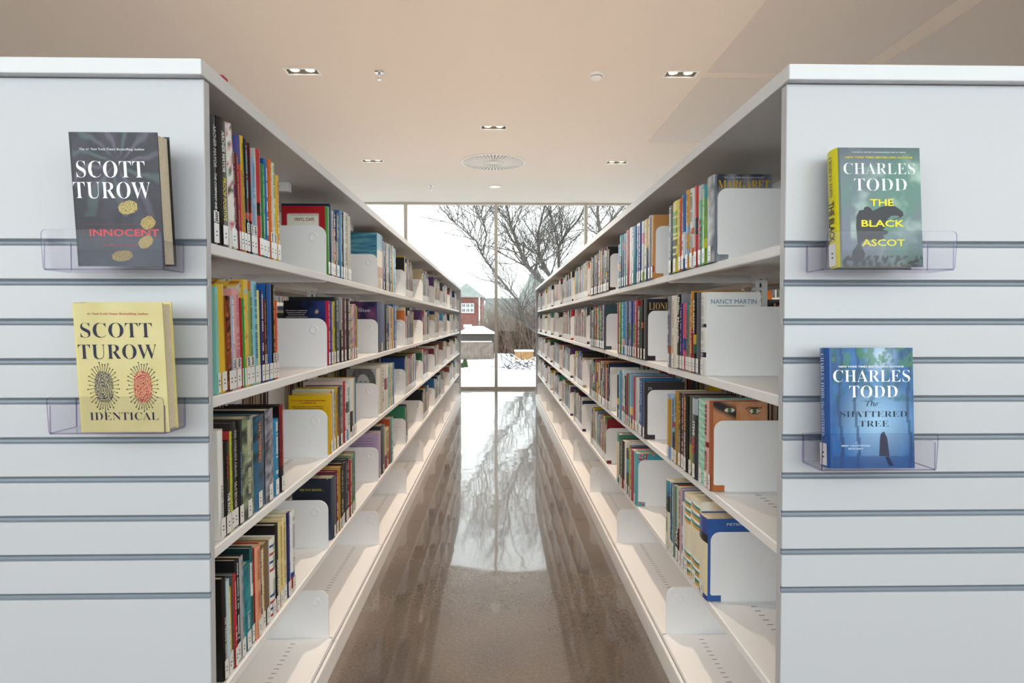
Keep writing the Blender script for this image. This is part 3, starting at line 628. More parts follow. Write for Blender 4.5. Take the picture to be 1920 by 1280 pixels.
D['R', 1, 1] = (1155.8, [
 (1158.8, 568, 'A84860', dict(auto='E0B0B8'), 'rose red book'), (1163.4, 567, '4E9A30', dict(auto='B0E090'), 'leaf green book'), (1168.7, 566.4, '2A98D8', dict(bands=[(.15, .3, 'D8A8B0')], auto='B8E0F4'), 'sky blue book'), (1173.4, 565.5, '6AA0A4', dict(auto='3A6A70'), 'grey teal book'),
 (1177.5, 565, '28306E', dict(auto='8A90C8'), 'navy book'), (1179.8, 565, '98A8C8', dict(bands=[(.3, .6, '6A8A40')]), 'thin pale blue book'), (1183.6, 564.6, '2A3484', dict(auto='9098D0'), 'ultramarine book'), (1187.5, 564.6, '6A58B0', dict(bands=[(.25, .6, '5A8838'), (0, .25, 'C0A078')]), 'violet and green book'),
 (1193.9, 563, 'A02028', dict(auto='D8A090'), 'deep red book'), (1200.5, 574, '2E4844', dict(cover='E0DCC8', auto='B8C8B8'), 'dark green book'), (1203.9, 561.7, '1E1A18', dict(bands=[(.52, .62, 'B85A30')]), 'thin black book'),
 (1209.1, 561, '4A4A50', dict(cover='26242A', ct=[('LIONHEART', 's', 'D0A868', .52, .82, .94, .12)]), 'charcoal book with gold title')], 0)
D['R', 2, 1] = (1152.5, [
 (1155.6, 700.6, '1E1A1A', dict(bands=[(.3, .45, 'E0B81C')]), 'black and yellow book'), (1160.6, 694, '3A98C0', dict(cover='8A9098'), 'cyan book'), (1165, 692.5, 'C8DCE8', dict(bands=[(.2, .3, 'C83848')], auto='5A7890'), 'icy blue book'), (1169.4, 702.5, '2A4A3C', dict(cover='D8D8D0', auto='E8E8E0'), 'dark green and white book'),
 (1171.9, 698, 'A02C48', dict(), 'thin crimson book'), (1175.6, 699, '2A8478', dict(), 'green teal book'), (1181.3, 700, '6AA0C8', dict(bands=[(0, .4, 'E0B860'), (.1, .25, '8A5A70')]), 'blue and sand book'), (1184.8, 704, 'B83038', dict(), 'thin red book'), (1187.5, 705, '9AC8DC', dict(), 'thin light blue book'),
 (1191, 706, 'E0E0DC', dict(auto='B8B8C0'), 'white book'), (1195, 707, '28488C', dict(auto='B0C0E0'), 'navy blue book'), (1199, 708, '3A5A98', dict(cover='2E6AA0', auto='C0D0E8'), 'denim blue book'),
 (1204, 713, '2A282A', dict(cover='3A383A', ct=[('IN', 't', 'C8C8C8', .1, .86, .1, .055), ('E', 't', 'C8C8C8', .08, .72, .05, .055), ('N', 't', 'A8A8A8', .09, .58, .07, .055), ('V', 't', 'A8A8A8', .09, .44, .07, .055), ('S', 't', 'C8C8C8', .08, .30, .05, .055), ('A', 't', 'C8C8C8', .08, .16, .06, .055)]), 'black book with spaced silver letters')], 0)
D['R', 3, 1] = (1155.3, [
 (1160, 812.6, '4A8C7C', dict(bands=[(.1, .85, 'E0C8A0')]), 'green and cream book'), (1163.2, 824.6, '2A5A5C', dict(cover='1E2A28'), 'dark teal book'), (1168.5, 825, '2A2226', dict(auto='B0A8A0', bands=[(0, .2, '9A2A2A')]), 'black book with red foot'), (1171.9, 826, 'E6E4DE', dict(), 'white book'),
 (1177.4, 842.5, '1E2030', dict(bands=[(.5, .8, '3A98B8')], cover='4A2A6A'), 'short black and blue book'), (1180, 834.5, 'A0B838', dict(cover='2A4A7A'), 'thin lime book'), (1185.8, 842.5, 'B04858', dict(auto='E0A8A8'), 'rose book'),
 (1192, 848, '5AB4C0', dict(art=(rose, 50, 60), ct=[('Jill', 's', '8A2A3A', .62, .74, .32, .07), ('p', 'i', 'B8283C', .3, .62, .14, .12)]), 'turquoise floral book with red lettering')], 0)

D['L', 0, 2] = (707, [
 (717.7, 444.7, 'D8C8A8', dict(cover='4E98B0', art=(sea, 24, 40), bands=[(.7, 1, '5AA0B8'), (.2, .4, 'B87A3A')]), 'thick book with blue sea cover'), (721.5, 453, '6A4A90', dict(auto='D8D0E8'), 'purple book'),
 (726, 456, '2A2A32', dict(auto='C8C8D0'), 'charcoal book'), (729.5, 458, 'D8D0C0', dict(auto='6A5A50'), 'cream book'), (735, 460, '22242A', dict(cover='C8C0B0', auto='E0E0E0'), 'black book with pale cover'), (738, 462, 'C8B898', dict(), 'thin tan book'),
 (742.6, 467, '7AB4D8', dict(auto='E8F4FA'), 'pale blue book at the row end')], 0)
D['L', 1, 2] = (707, [
 (721.6, 568, '2E3470', dict(art=(flood, 40, 50), ct=[('AFTER THE FLOOD', 'B', 'E8E4F0', .5, .80, .58, .045), ('---------', '-', 'C8B8D8', .5, .855, .16, .018)], bands=[(0, .2, '3A3C50')]), 'navy book with purple night sky cover'), (726, 571, '19191C', dict(auto='B8B8B8'), 'black book'),
 (729.5, 572, '8A8C88', dict(bands=[(.3, .6, '2A3A78')]), 'grey book'), (735, 574, 'D8C8A4', dict(auto='3A4A80'), 'cream book with blue lettering'), (737.5, 576, 'E0B070', dict(), 'thin apricot book'), (744, 571, '2460A8', dict(auto='A0C0E8'), 'royal blue book at the row end')], 0)
D['L', 2, 2] = (707, [
 (712.8, 690, 'E8E4DA', dict(art=(bw_face, 60, 80)), 'white book with grey portrait cover'), (719.6, 684, 'D8CFC0', dict(auto='5A4A44'), 'pale beige book'), (726.4, 683, 'E0DCD4', dict(bands=[(.45, .7, '8A1E2A')]), 'white book with dark red band'),
 (731, 683, 'A8D0BC', dict(auto='3A6A58'), 'mint green book'), (735, 681, 'DCCBA4', dict(auto='6A5A38'), 'cream book with brown lettering'), (738, 680, '4A90B8', dict(), 'thin blue book at the row end')], 0)
D['L', 3, 2] = (707, [
 (712.8, 808, 'B8A0C4', dict(cover='BCA6C8', ct=lines('6A5880', 6, .88, .06, .5, .8)), 'lilac book with printed cover'), (720.6, 797, '1E1E22', dict(cover='3A3A40'), 'thick black book'),
 (729, 804, 'E0CE9A', dict(bands=[(0, .35, '9A1E28')], auto='A08040'), 'cream book with dark red foot'), (735.6, 784, '1F8A84', dict(cover='C8582E', auto='E0E8E0'), 'teal book with orange cover')], 0)

PAL = ['8A1E28', 'B8262E', '1E2A4A', '24407A', '2A6AA0', '58A0C8', '17171A', '1E1E22', '2A2A2E', '3A3A40', 'E8E6E0', 'DCD4C0', 'E8DFC6', 'C9A42A', 'E2C030', '2E6B4A', '3E8C6A', '5A3A6A', '7A2A44', 'D87A3A', '6A4A34', '8C9098', 'B8A888', 'CBB890', '40585A', 'A8B4C0', '9A5A4A', '2C2420', 'E6E0D0', '4A4440']
NAMES = {'8A1E28': 'dark red', 'B8262E': 'red', '1E2A4A': 'midnight blue', '24407A': 'navy', '2A6AA0': 'blue', '58A0C8': 'light blue', '17171A': 'black', '1E1E22': 'black', '2A2A2E': 'off-black', '3A3A40': 'charcoal', 'E8E6E0': 'white', 'DCD4C0': 'cream', 'E8DFC6': 'ivory', 'C9A42A': 'mustard', 'E2C030': 'yellow', '2E6B4A': 'dark green', '3E8C6A': 'green', '5A3A6A': 'purple', '7A2A44': 'wine red', 'D87A3A': 'orange', '6A4A34': 'brown', '8C9098': 'grey', 'B8A888': 'beige', 'CBB890': 'tan', '40585A': 'dark teal', 'A8B4C0': 'pale grey', '9A5A4A': 'terracotta', '2C2420': 'dark brown', 'E6E0D0': 'off-white', '4A4440': 'taupe'}
def shelf_group(sd, li, k): return f'books on the {LEV[li]} shelf of the {BAY[k]} {"left" if sd == "L" else "right"} bay'
NBOOK = 0
BOOKENDS = {}
def place(root, side, ymid, t, h, z, lean=0, setback=0):
    """spine at the shelf front; lean tips the top towards the near end"""
    x = side * (xsp(side) + setback)
    rz = 0 if side > 0 else math.pi
    a = math.radians(lean)
    root.matrix_world = Matrix.Translation((x, ymid, z + .0008)) @ Matrix.Rotation(a, 4, 'X') @ Matrix.Rotation(rz, 4, 'Z')
    if lean: root.location.z += math.sin(abs(a)) * t / 2
def finish(root, sd, li, k, idx, words):
    global NBOOK
    NBOOK += 1
    tag(root, f'{words}, {ORD[idx]} from near end, {LEV[li]} shelf, {BAY[k]} {"left" if sd == "L" else "right"} bay', 'book', shelf_group(sd, li, k))
for (sd, li, k), (start, rows, lean) in D.items():
    side = -1 if sd == 'L' else 1; z = SH[li]; rnd = random.Random(li * 31 + k * 7 + (side > 0))
    ys = [hit_x(start, 600, side * xsp(side)).y] + [hit_x(r[0], 600, side * xsp(side)).y for r in rows]
    n = len(rows); order = list(range(n))
    lim0, lim1 = Y0 + PITCH * k + .006, Y0 + PITCH * (k + 1) - .006
    if sd == 'R':
        sh = min(0, lim1 - ys[0])
    else: sh = max(0, lim0 - ys[0])
    ys = [y + sh for y in ys]
    for i, (px, py, colr, op, words) in enumerate(rows):
        ya, yb = sorted((ys[i], ys[i + 1])); t = yb - ya - .0006; ym = (ya + yb) / 2
        pxm = px if i == 0 else (px + rows[i - 1][0]) / 2
        h = hit_x(pxm if sd == 'L' else px - 1, py, side * xsp(side)).z - z
        h = max(.165, min(.285, h)); d = min(.275, h * rnd.uniform(.62, .68)) if h < .25 else h * .66
        op = dict(op); kw = dict(cover=op.get('cover'), bands=op.get('bands', ()), texts=op.get('texts', ()), auto=op.get('auto'), art=op.get('art'), spine_art=op.get('spine_art'), frame=op.get('frame'), ctexts=op.get('ct', ()), tag_text=op.get('tagt'))
        if t < .011: kw['soft'] = True
        b = make_book(t, h, d, colr, artside=1 if sd == 'L' else -1, rnd=rnd, **kw)
        ln = 0 if sd == 'R' else max(.4, lean * (1 - .75 * i / n)) if lean else 0
        if k == 0 and sd == 'L' and i == 0: ln = min(ln, 1.5)
        if k == 0 and sd == 'L' and i < 3 and lean > 2: ln = min(ln, 1.5 + i)
        place(b, side, ym + (math.sin(math.radians(ln)) * h / 2), t / (1 if not ln else 1), h, z, ln, rnd.uniform(-.002, .003))
        finish(b, sd, li, k, (i if sd == 'L' else n - 1 - i), words)
    if sd == 'R': BOOKENDS[(li, k)] = min(ys) - .004

def rows_for(rnd, sd, li, k):
    """(list of (t,h,colour)) filling part of a shelf"""
    L = PITCH * rnd.uniform(.42, .72) if sd == 'L' else PITCH * rnd.uniform(.5, .8)
    out = []; s = 0; last = None
    while s < L:
        t = rnd.choice((.014, .018, .022, .026, .03, .036)) * rnd.uniform(.9, 1.1); h = rnd.choice((.19, .212, .222, .235, .24, .245)) * rnd.uniform(.98, 1.02)
        c = rnd.choice(PAL)
        if c == last: continue
        last = c; out.append((t, h, c)); s += t + .001
    return out
stuff = MB()
def stuff_book(side, ym, t, h, d, z, c, xs=XS, out=1, rnd=random):
    cc = lin(c); xa = side * xs; xb = side * (xs + out * d); x0, x1 = min(xa, xb), max(xa, xb); bt = .0022
    stuff.box(x0, x1, ym - t / 2, ym - t / 2 + bt, z, z + h, M_JACKET, cc)
    stuff.box(x0, x1, ym + t / 2 - bt, ym + t / 2, z, z + h, M_JACKET, cc)
    f0, f1 = (xa, xa + side * out * .002); stuff.box(min(f0, f1), max(f0, f1), ym - t / 2 + bt, ym + t / 2 - bt, z, z + h, M_JACKET, cc)
    p0, p1 = xa + side * out * .002, xb - side * out * .004
    stuff.box(min(p0, p1), max(p0, p1), ym - t / 2 + bt, ym + t / 2 - bt, z + .003, z + h - .003, M_PAPER)
    e = xa - side * out * .0006; w = t * .42
    stuff.face([(e, ym - w, z + .004), (e, ym + w, z + .004), (e, ym + w, z + .045), (e, ym - w, z + .045)], M_LABEL)
    tc = lin('F0EEE6') if luma(cc) < .25 else lin('2A2A30'); w = t * .2
    za = z + h * .9; zb = z + h * rnd.uniform(.55, .7)
    if rnd.random() < .7: stuff.face([(e, ym - w, zb), (e, ym + w, zb), (e, ym + w, za), (e, ym - w, za)], M_JACKET, mixc(cc, tc, .6))
    if rnd.random() < .5: stuff.face([(e, ym - w, z + h * .28), (e, ym + w, z + h * .28), (e, ym + w, z + h * .5), (e, ym - w, z + h * .5)], M_JACKET, mixc(cc, lin(rnd.choice(PAL)), .6))
LIMIT = 300
for k in range(2, NB):
    for li in range(4):
        for sd in ('L', 'R'):
            side = -1 if sd == 'L' else 1; rnd = random.Random(1000 + k * 17 + li * 5 + (side > 0)); z = SH[li]
            if (sd, li, k) in D: continue
            rows = rows_for(rnd, sd, li, k)
            if sd == 'L' and li == 3 and k > 2 and k % 3 == 0: rows = rows[:5]
            y = Y0 + PITCH * k + .007 if sd == 'L' else Y0 + PITCH * (k + 1) - .007
            n = len(rows); indiv = NBOOK + n <= LIMIT
            for i, (t, h, c) in enumerate(rows):
                ym = y + t / 2 if sd == 'L' else y - t / 2
                y += (t + .001) * (1 if sd == 'L' else -1); d = h * .65
                if indiv:
                    cl = lin(c); kw = {}
                    if rnd.random() < .45:
                        q = rnd.uniform(.3, .6); kw['bands'] = [(q, q + rnd.uniform(.06, .3), rnd.choice(PAL))]
                    if rnd.random() < .4: kw['cover'] = rnd.choice(PAL)
                    b = make_book(t, h, d, c, auto='F0EEE6' if luma(cl) < .25 else '2A2A30', rnd=rnd, **kw)
                    place(b, side, ym, t, h, z, 0, rnd.uniform(-.002, .003))
                    th = 'slim' if t < .018 else 'thick' if t > .03 else ''
                    finish(b, sd, li, k, (i if sd == 'L' else n - 1 - i), (th + ' ' + NAMES[c] + ' book').strip())
                else: stuff_book(side, ym, t, h, d, z + .0005, c, rnd=rnd)
            if sd == 'R': BOOKENDS[(li, k)] = y - .004
# rows on the far sides of the two double-sided bookcases, glimpsed through the shelves
for side in (-1, 1):
    for k in range(NB):
        for li in range(4):
            rnd = random.Random(5000 + k * 17 + li * 5 + (side > 0)); y = Y0 + PITCH * k + .02
            while y < Y0 + PITCH * (k + 1) - rnd.uniform(.05, .3):
                t = rnd.uniform(.016, .034); stuff_book(side, y + t / 2, t, rnd.uniform(.19, .24), .15, SH[li] + .0005, rnd.choice(PAL), 1.195, -1, rnd); y += t + .001
for side, sn in ((-1, 'left'), (1, 'right')):
    root = empty('bookcase', (side * 2.7, Y0, 0)); off = Matrix.Translation(-root.location)
    def nb(mb, nm): o = mb.build(nm, root); o.matrix_parent_inverse = off; return o
    m = MB(); m.box(*sorted((side * 2.37, side * 3.03)), 1.2, YE + .026, 1.642, 1.672, M_PANEL); nb(m, 'canopy_top')
    for y in (1.2195, YE + .001): m = MB(); m.box(*sorted((side * 2.372, side * 3.028)), y, y + .0235, .004, 1.6405, M_PANEL); nb(m, 'end_board')
    for z in SH:
        m = MB(); m.box(*sorted((side * 2.39, side * 3.01)), Y0 + .002, YE - .002, z - .022, z, M_WHITE); nb(m, 'shelf')
    m = MB(); m.box(*sorted((side * 2.695, side * 2.705)), Y0 + .002, YE - .002, .09, 1.64, M_WHITE); nb(m, 'back_board')
    tag(root, f'neighbouring white bookcase glimpsed through the {sn} shelves', 'bookcase', 'neighbouring bookcases')
    for li in range(4):
        rnd = random.Random(9000 + li + side); y = Y0 + .05
        while y < YE - .08:
            t = rnd.uniform(.016, .034); stuff_book(side, y + t / 2, t, rnd.uniform(.19, .24), .15, SH[li] + .0005, rnd.choice(PAL), 2.4, 1, rnd); y += t + .001
            if rnd.random() < .03: y += .2
tag(stuff.build('distant_books'), 'mixed rows of book spines on the far shelves towards the window', 'books', kind='stuff')

# bookends on the right-hand shelves
for (li, k), y in sorted(BOOKENDS.items()):
    mb = MB(); z = SH[li]; r, h = .026, .196; x0, x1 = .588, .815
    pts = [(x1, .001), (x1, h)] + [(x0 + r - r * math.sin(a), h - r + r * math.cos(a)) for a in [math.pi / 2 * i / 8 for i in range(9)]] + [(x0, .023), (x0 + .003, .019), (x0 + .03, .019), (x0 + .03, .001)]
    mb.prism([(p[0], z + p[1]) for p in pts], 'y', y, y + .0016, M_WHITE)
    mb.box(x0 + .03, x1, y - .012, y + .0008, z + .0007, z + .0019, M_WHITE)
    o = mb.build('bookend')
    tag(o, f'white metal bookend holding the row on the {LEV[li]} shelf of the {BAY[k]} right bay', 'bookend', 'bookends on the right bookcase')

# ------------------------------------------------------------------ display books and acrylic holders
def holder(px0, px1, pyb, pyt, words):
    yf, yb = 1.132, 1.205
    a = hit_y(px0, pyb, yf); b = hit_y(px1, pyb, yf); tz = hit_y((px0 + px1) / 2, pyt, yf - .005).z
    xa, xb, z0 = a.x, b.x, a.z; th = .0028
    root = empty('book_holder', ((xa + xb) / 2, 1.17, z0)); off = Matrix.Translation(-root.location)
    def plate(name, pts, axis, a0, a1):
        m = MB(); m.prism(pts, axis, a0, a1, M_ACRYL)
        # tinted cut edges
        me = m; nf = len(me.f); e = me.mi(M_ACRYL_EDGE)
        for i in range(nf): me.m[i] = e if i >= 2 else 0
        o = m.build(name, root); o.matrix_parent_inverse = off; return o
    r = .008
    fl = .005
    # front lip, flaring a little outwards at the top
    m = MB()
    pts = [(xa, z0), (xb, z0), (xb, tz - r), (xb - r * .3, tz - r * .3), (xb - r, tz), (xa + r, tz), (xa + r * .3, tz - r * .3), (xa, tz - r)]
    def P(p, dy): return (p[0], yf + dy - fl * (p[1] - z0) / (tz - z0), p[1])
    F_, B_ = [P(p, 0) for p in pts], [P(p, th) for p in pts]
    m.face(F_, M_ACRYL); m.face(B_[::-1], M_ACRYL)
    for i in range(len(pts)):
        j = (i + 1) % len(pts); m.face([F_[i], B_[i], B_[j], F_[j]], M_ACRYL_EDGE)
    o = m.build('front_lip', root); o.matrix_parent_inverse = off
    m = MB(); m.box(xa, xb, yf + th, yb, z0 - th, z0, M_ACRYL); e = m.mi(M_ACRYL_EDGE); m.m[2] = m.m[3] = m.m[5] = e
    o = m.build('tray', root); o.matrix_parent_inverse = off
    for x in (xa, xb - th):
        m = MB(); m.prism([(yf + th, z0), (yb, z0), (yb, z0 + .05), (yf + th, z0 + .05)], 'x', x, x + th, M_ACRYL)
        for i in range(2, 6): m.m[i] = m.mi(M_ACRYL_EDGE)
        o = m.build('side_wall', root); o.matrix_parent_inverse = off
    m = MB(); m.prism([(xa, z0), (xb, z0), (xb, z0 + .055), (xa, z0 + .055)], 'y', yb, yb + th, M_ACRYL)
    for i in range(2, 6): m.m[i] = m.mi(M_ACRYL_EDGE)
    gz = min([1.3292 - .0763 * i for i in range(10)], key=lambda g: abs(g - (z0 + .055)))
    for x in (xa + .015, xb - .05):
        m.box(x, x + .035, yb, yb + th, z0 + .055, max(gz + .003, z0 + .058), M_ACRYL); m.box(x, x + .035, yb + th, 1.2225, gz - .002, gz + .001, M_ACRYL)
    o = m.build('back_plate', root); o.matrix_parent_inverse = off
    tag(root, words, 'book holder', 'clear acrylic book holders')
    return xa, xb, z0
GR = 'display books on the end panels'
def face_book(px0, px1, x_base_px, pyb, hgt, t, yfront, lean, color, pages_side, words, mk_art, ct, spine=None, stx=(), label=False, w=None, patches=(), roll=0, spinc=None):
    """a book shown cover forward; lean > 0 tips the top towards the viewer"""
    a = hit_y(px0, pyb, yfront); b = hit_y(px1, pyb, yfront); w = b.x - a.x
    bk = make_book(t, hgt, w, spinc or color, cover=color, art=mk_art, artside=-1, ctexts=ct, texts=stx, label=label, auto=None, spine_art=spine)
    bk.matrix_world = Matrix.Translation((a.x, yfront, a.z)) @ Matrix.Rotation(math.radians(lean), 4, 'X') @ Matrix.Rotation(math.radians(roll), 4, 'Z') @ Matrix.Translation((0, t / 2, 0))
    cov = [c for c in bk.children if c.name.startswith('cover')][0]
    if patches:
        mb = MB(); me = cov.data
        for fn in patches: fn(mb, w, hgt, -(t / 2 + .0007))
        n = mb.build('artwork', cov)
    tag(bk, words, 'book', GR); return bk
def poly_patch(pts, col, lift=0):
    def fn(mb, w, h, y): mb.face([(u * w, y - lift, v * h) for u, v in pts], M_COVER, lin(col))
    return fn
def print_patch(cx, cy, rx, ry, ang, col, bgc, seed):
    def fn(mb, w, h, y):
        ca, sa = math.cos(ang), math.sin(ang)
        def f(u, v):
            n = nz(u, v, seed, 3); q = math.sin((math.hypot(u - .45, (v - .4) * .8) * 95) + n * 7)
            g = nz(u, v, seed + 4, 24)
            return mixc(lin(col), lin(bgc), (.55 if q > .2 else 0) + max(0, g) * .7)
        nn = 26
        for i in range(nn):
            for j in range(nn):
                u0, v0 = (i + .5) / nn * 2 - 1, (j + .5) / nn * 2 - 1
                if abs(u0) ** 2.4 + abs(v0) ** 2.4 > 1 + .15 * nz(u0, v0, seed, 4): continue
                pts = []
                for du, dv in ((0, 0), (1, 0), (1, 1), (0, 1)):
                    uu, vv = ((i + du) / nn * 2 - 1) * rx, ((j + dv) / nn * 2 - 1) * ry
                    pts.append((cx * w + (uu * ca - vv * sa) * w, y - .0001, cy * h + (uu * sa + vv * ca) * w))
                mb.face(pts, M_COVER, f(i / nn, j / nn))
    return fn
def pins_patch(cx, cy, rx, ry, n, col):
    def fn(mb, w, h, y):
        for i in range(n):
            a = 2 * math.pi * i / n + .1; c_, s_ = math.cos(a), math.sin(a)
            k = 1.45 + .12 * math.sin(i * 2.3)
            p = [(cx * w + rx * w * c_ * q, cy * h + ry * w * s_ * (1 + (q - 1) * .75)) for q in (.95, k)]
            dx, dz = -s_ * .0004, c_ * .0004
            mb.face([(p[0][0] - dx, y - .0003, p[0][1] - dz), (p[1][0] - dx, y - .0003, p[1][1] - dz), (p[1][0] + dx, y - .0003, p[1][1] + dz), (p[0][0] + dx, y - .0003, p[0][1] + dz)], M_COVER, lin(col))
            mb.face([(p[1][0] + .0013 * math.cos(t_), y - .0004, p[1][1] + .0013 * math.sin(t_)) for t_ in [j * 1.047 for j in range(6)]], M_COVER, lin(col))
    return fn
def art_innocent(u, v):
    c = mixc(lin('26252E'), lin('3E3C48'), .3 + nz(u, v, 1, 4))
    dx, dy = (u - .52), (v - .78) * 1.5; a = math.atan2(dy, dx); r = math.hypot(dx, dy)
    s = math.sin(a * 11 + nz(u, v, 3, 2) * 4)
    if v > .38 and s > .35: c = mixc(c, lin('6E6478') if math.sin(a * 4) > 0 else lin('5A6E6E'), min(.75, (s - .35) * 1.2) * max(0, 1 - r * .9) * min(1, r * 6))
    if v < .25: c = mixc(c, lin('3C4250'), .4)
    return c
def art_ident(u, v): return mixc(lin('D6CA96'), lin('CABD84'), .4 + nz(u, v, 6, 3) * .7)
def art_ascot(u, v):
    c = mixc(lin('707885'), lin('5E8479'), u * 1.1 + nz(u, v, 2, 2.5) * .9)
    c = mixc(c, lin('B8D0C4'), max(0, nz(u * 1.3, v * 2, 9, 3) * 1.3) * (u > .1) * .6)
    c = mixc(c, lin('3A4044'), max(0, (.16 - v) * 5)); c = mixc(c, lin('4A4E58'), max(0, (v - .85) * 4))
    if v < .09 and nz(u, v, 4, 22) > 0: c = lin('22281E')
    return c
def art_tree(u, v):
    c = mixc(lin('2A6AA8'), lin('1A4A80'), .4 + nz(u, v, 3, 3) * 1.2)
    r = math.hypot((u - .55) * .8, v - .38); c = mixc(c, lin('A8D0EC'), max(0, 1 - r / .42) * .85)
    r = math.hypot((u - .6) * .8, v - .93); c = mixc(c, lin('D0E4F0'), max(0, 1 - r / .2) * .8)
    if v > .55 and nz(u * 1.6, v * 1.6, 8, 9) > .1 - (v - .55) * .2 and abs(u - .58) > .05: c = mixc(c, lin('1E5A58'), .55)
    for tx in (.1, .3, .94):
        if abs(u - tx - .02 * math.sin(v * 9)) < .018: c = mixc(c, lin('173860'), .7)
    if v > .84 and nz(u, v, 5, 12) > .12: c = mixc(c, lin('3E7A44'), .7)
    if v < .1: c = mixc(c, lin('27447A'), .6)
    return c
holder(80, 306, 503, 430, 'upper clear acrylic holder on the left end panel')
holder(91, 309, 812, 744, 'lower clear acrylic holder on the left end panel')
holder(1549, 1791, 503, 433, 'upper clear acrylic holder on the right end panel')
holder(1541, 1756, 881, 813, 'lower clear acrylic holder on the right end panel')
face_book(147, 309, 0, 499, .2335, .042, 1.139, 4.9, '1C1C22', 1, 'black hardcover with white serif letters and gold fingerprints, upper left holder',
    (art_innocent, 60, 84), [('SCOTT', 's', 'F2F2F4', .45, .665, .78, .125), ('TUROW', 's', 'F2F2F4', .45, .51, .88, .125), ('INNOCENT', 'B', 'D8323E', .56, .228, .80, .055),
     ('The #1 New York Times Bestselling Author', 'S', 'D8D8DC', .48, .862, .74, .022), ('--', '-', '9A3038', .5, .155, .42, .014)],
    patches=[print_patch(.62, .445, .11, .075, .25, 'C8B066', '2E2A24', 1), print_patch(.84, .33, .085, .07, .5, 'C0A65C', '2E2A24', 2), print_patch(.8, .185, .09, .062, .6, 'BFA55A', '2E2A24', 3), print_patch(.52, .08, .12, .06, .1, 'A8904E', '2E2A24', 5),
      lambda mb, w, h, y: [mb.face([(a * w, y, b * h), (c * w, y, b * h), (c * w, y, d * h), (a * w, y, d * h)], M_COVER, lin('7A2A34')) for a, b, c, d in ((.09, .315, .95, .318), (.09, .2, .95, .203), (.09, .2, .094, .318))]])
face_book(153, 318, 0, 810, .233, .033, 1.139, 4.6, 'D8CC88', 1, 'pale yellow hardcover with grey and red fingerprints, lower left holder',
    (art_ident, 14, 18), [('SCOTT', 's', '2A2840', .47, .735, .80, .115), ('TUROW', 's', '2A2840', .47, .57, .88, .115), ('IDENTICAL', 's', '33304A', .5, .095, .78, .062), ('#1 New York Times Bestselling Author', 'S', 'A8483A', .5, .905, .68, .022)],
    patches=[print_patch(.29, .355, .105, .185, 0, '4A4650', 'C8BC88', 11), print_patch(.73, .355, .105, .185, 0, 'A83A42', 'D8BC88', 12), pins_patch(.29, .355, .115, .2, 34, '4A4640'), pins_patch(.73, .355, .115, .2, 34, '4A4640')])
horse = [(636, 912), (646, 870), (660, 908), (690, 928), (716, 950), (720, 970), (704, 982), (684, 972), (652, 972), (628, 992), (616, 1018), (612, 1044), (604, 1052), (596, 1054), (628, 1064), (626, 1080), (596, 1092), (612, 1102), (570, 1128), (500, 1112), (470, 1140), (495, 1200), (480, 1245), (440, 1258), (414, 1235), (425, 1180), (455, 1140), (448, 1040), (452, 975), (468, 942), (494, 938), (497, 924), (512, 918), (530, 924), (538, 936), (548, 944), (566, 934), (595, 920)]
face_book(1576, 1731, 0, 500, .2235, .036, 1.143, -4.2, '56625E', 0, 'grey green hardcover with horse and rider, yellow spine, upper right holder',
    (art_ascot, 50, 70), [('CHARLES', 't', 'E8ECEC', .50, .775, .87, .095), ('TODD', 't', 'E8ECEC', .51, .635, .64, .105), ('THE', 'B', 'E8DC1E', .52, .508, .29, .058), ('BLACK', 'B', 'E8DC1E', .525, .333, .52, .058), ('ASCOT', 'B', 'E8DC1E', .525, .172, .52, .058),
     ('NEW YORK TIMES BESTSELLING AUTHOR', 'B', 'D8CC20', .50, .908, .82, .017), ('-------', '-', 'B8BCC0', .5, .955, .66, .012)],
    stx=[('CHARLES TODD', 't', '3A3A30', .94, .60, .5), ('THE BLACK', 'B', '1E1E1E', .56, .22, .5)], spinc='E2D61E', label=True,
    patches=[poly_patch([((x - 354) / 470, (1275 - y) / 708) for x, y in [(704, 980), (640, 1000), (596, 985), (596, 988), (640, 1004), (706, 984)]], '2A2C32'), poly_patch([((x - 354) / 470, (1275 - y) / 708) for x, y in horse], '2A2C32')])
face_book(1558, 1715, 0, 878, .2245, .034, 1.143, -3.0, '2A5A98', 0, 'blue hardcover with a misty forest and cloaked figure, lower right holder',
    (art_tree, 60, 84), [('CHARLES', 's', 'F0F2F4', .50, .715, .92, .10), ('TODD', 's', 'F0F2F4', .52, .585, .58, .10), ('The', 'i', '18283E', .5, .515, .15, .045), ('SHATTERED', 't', '16243C', .52, .425, .80, .048), ('TREE', 't', '16243C', .52, .345, .35, .048),
     ('NEW YORK TIMES BESTSELLING AUTHOR', 'B', 'E8EEF4', .50, .835, .78, .015), ('A', 'B', 'D8E4F0', .30, .205, .015, .012), ('BESS CRAWFORD', 'B', 'D8E4F0', .30, .18, .34, .014), ('MYSTERY', 'B', 'D8E4F0', .30, .155, .18, .014)],
    stx=[('CHARLES TODD', 't', 'E0E8F0', .95, .58, .5), ('The SHATTERED', 's', 'D0DCEC', .55, .26, .5)], spinc='2E5AA0', label=True,
    patches=[poly_patch([(.60, .285), (.62, .30), (.645, .30), (.655, .28), (.675, .25), (.70, .10), (.575, .10), (.59, .25)], '3A3C52'), poly_patch([(.65, .095), (.69, .095), (.75, .02), (.69, .02)], '1E2A4A')])

# red folded sign lying on the left canopy
mb = MB(); p = hit_y(403, 131, 1.30)
mb.prism([(-.562, 1.6725), (-.60, 1.6725), (-.60, 1.682), (-.562, 1.680)], 'y', 1.30, 1.325, mat('red_card', 'A02028', .5))
tag(mb.build('sign_card'), 'small red card lying on top of the left canopy near its front corner', 'card')

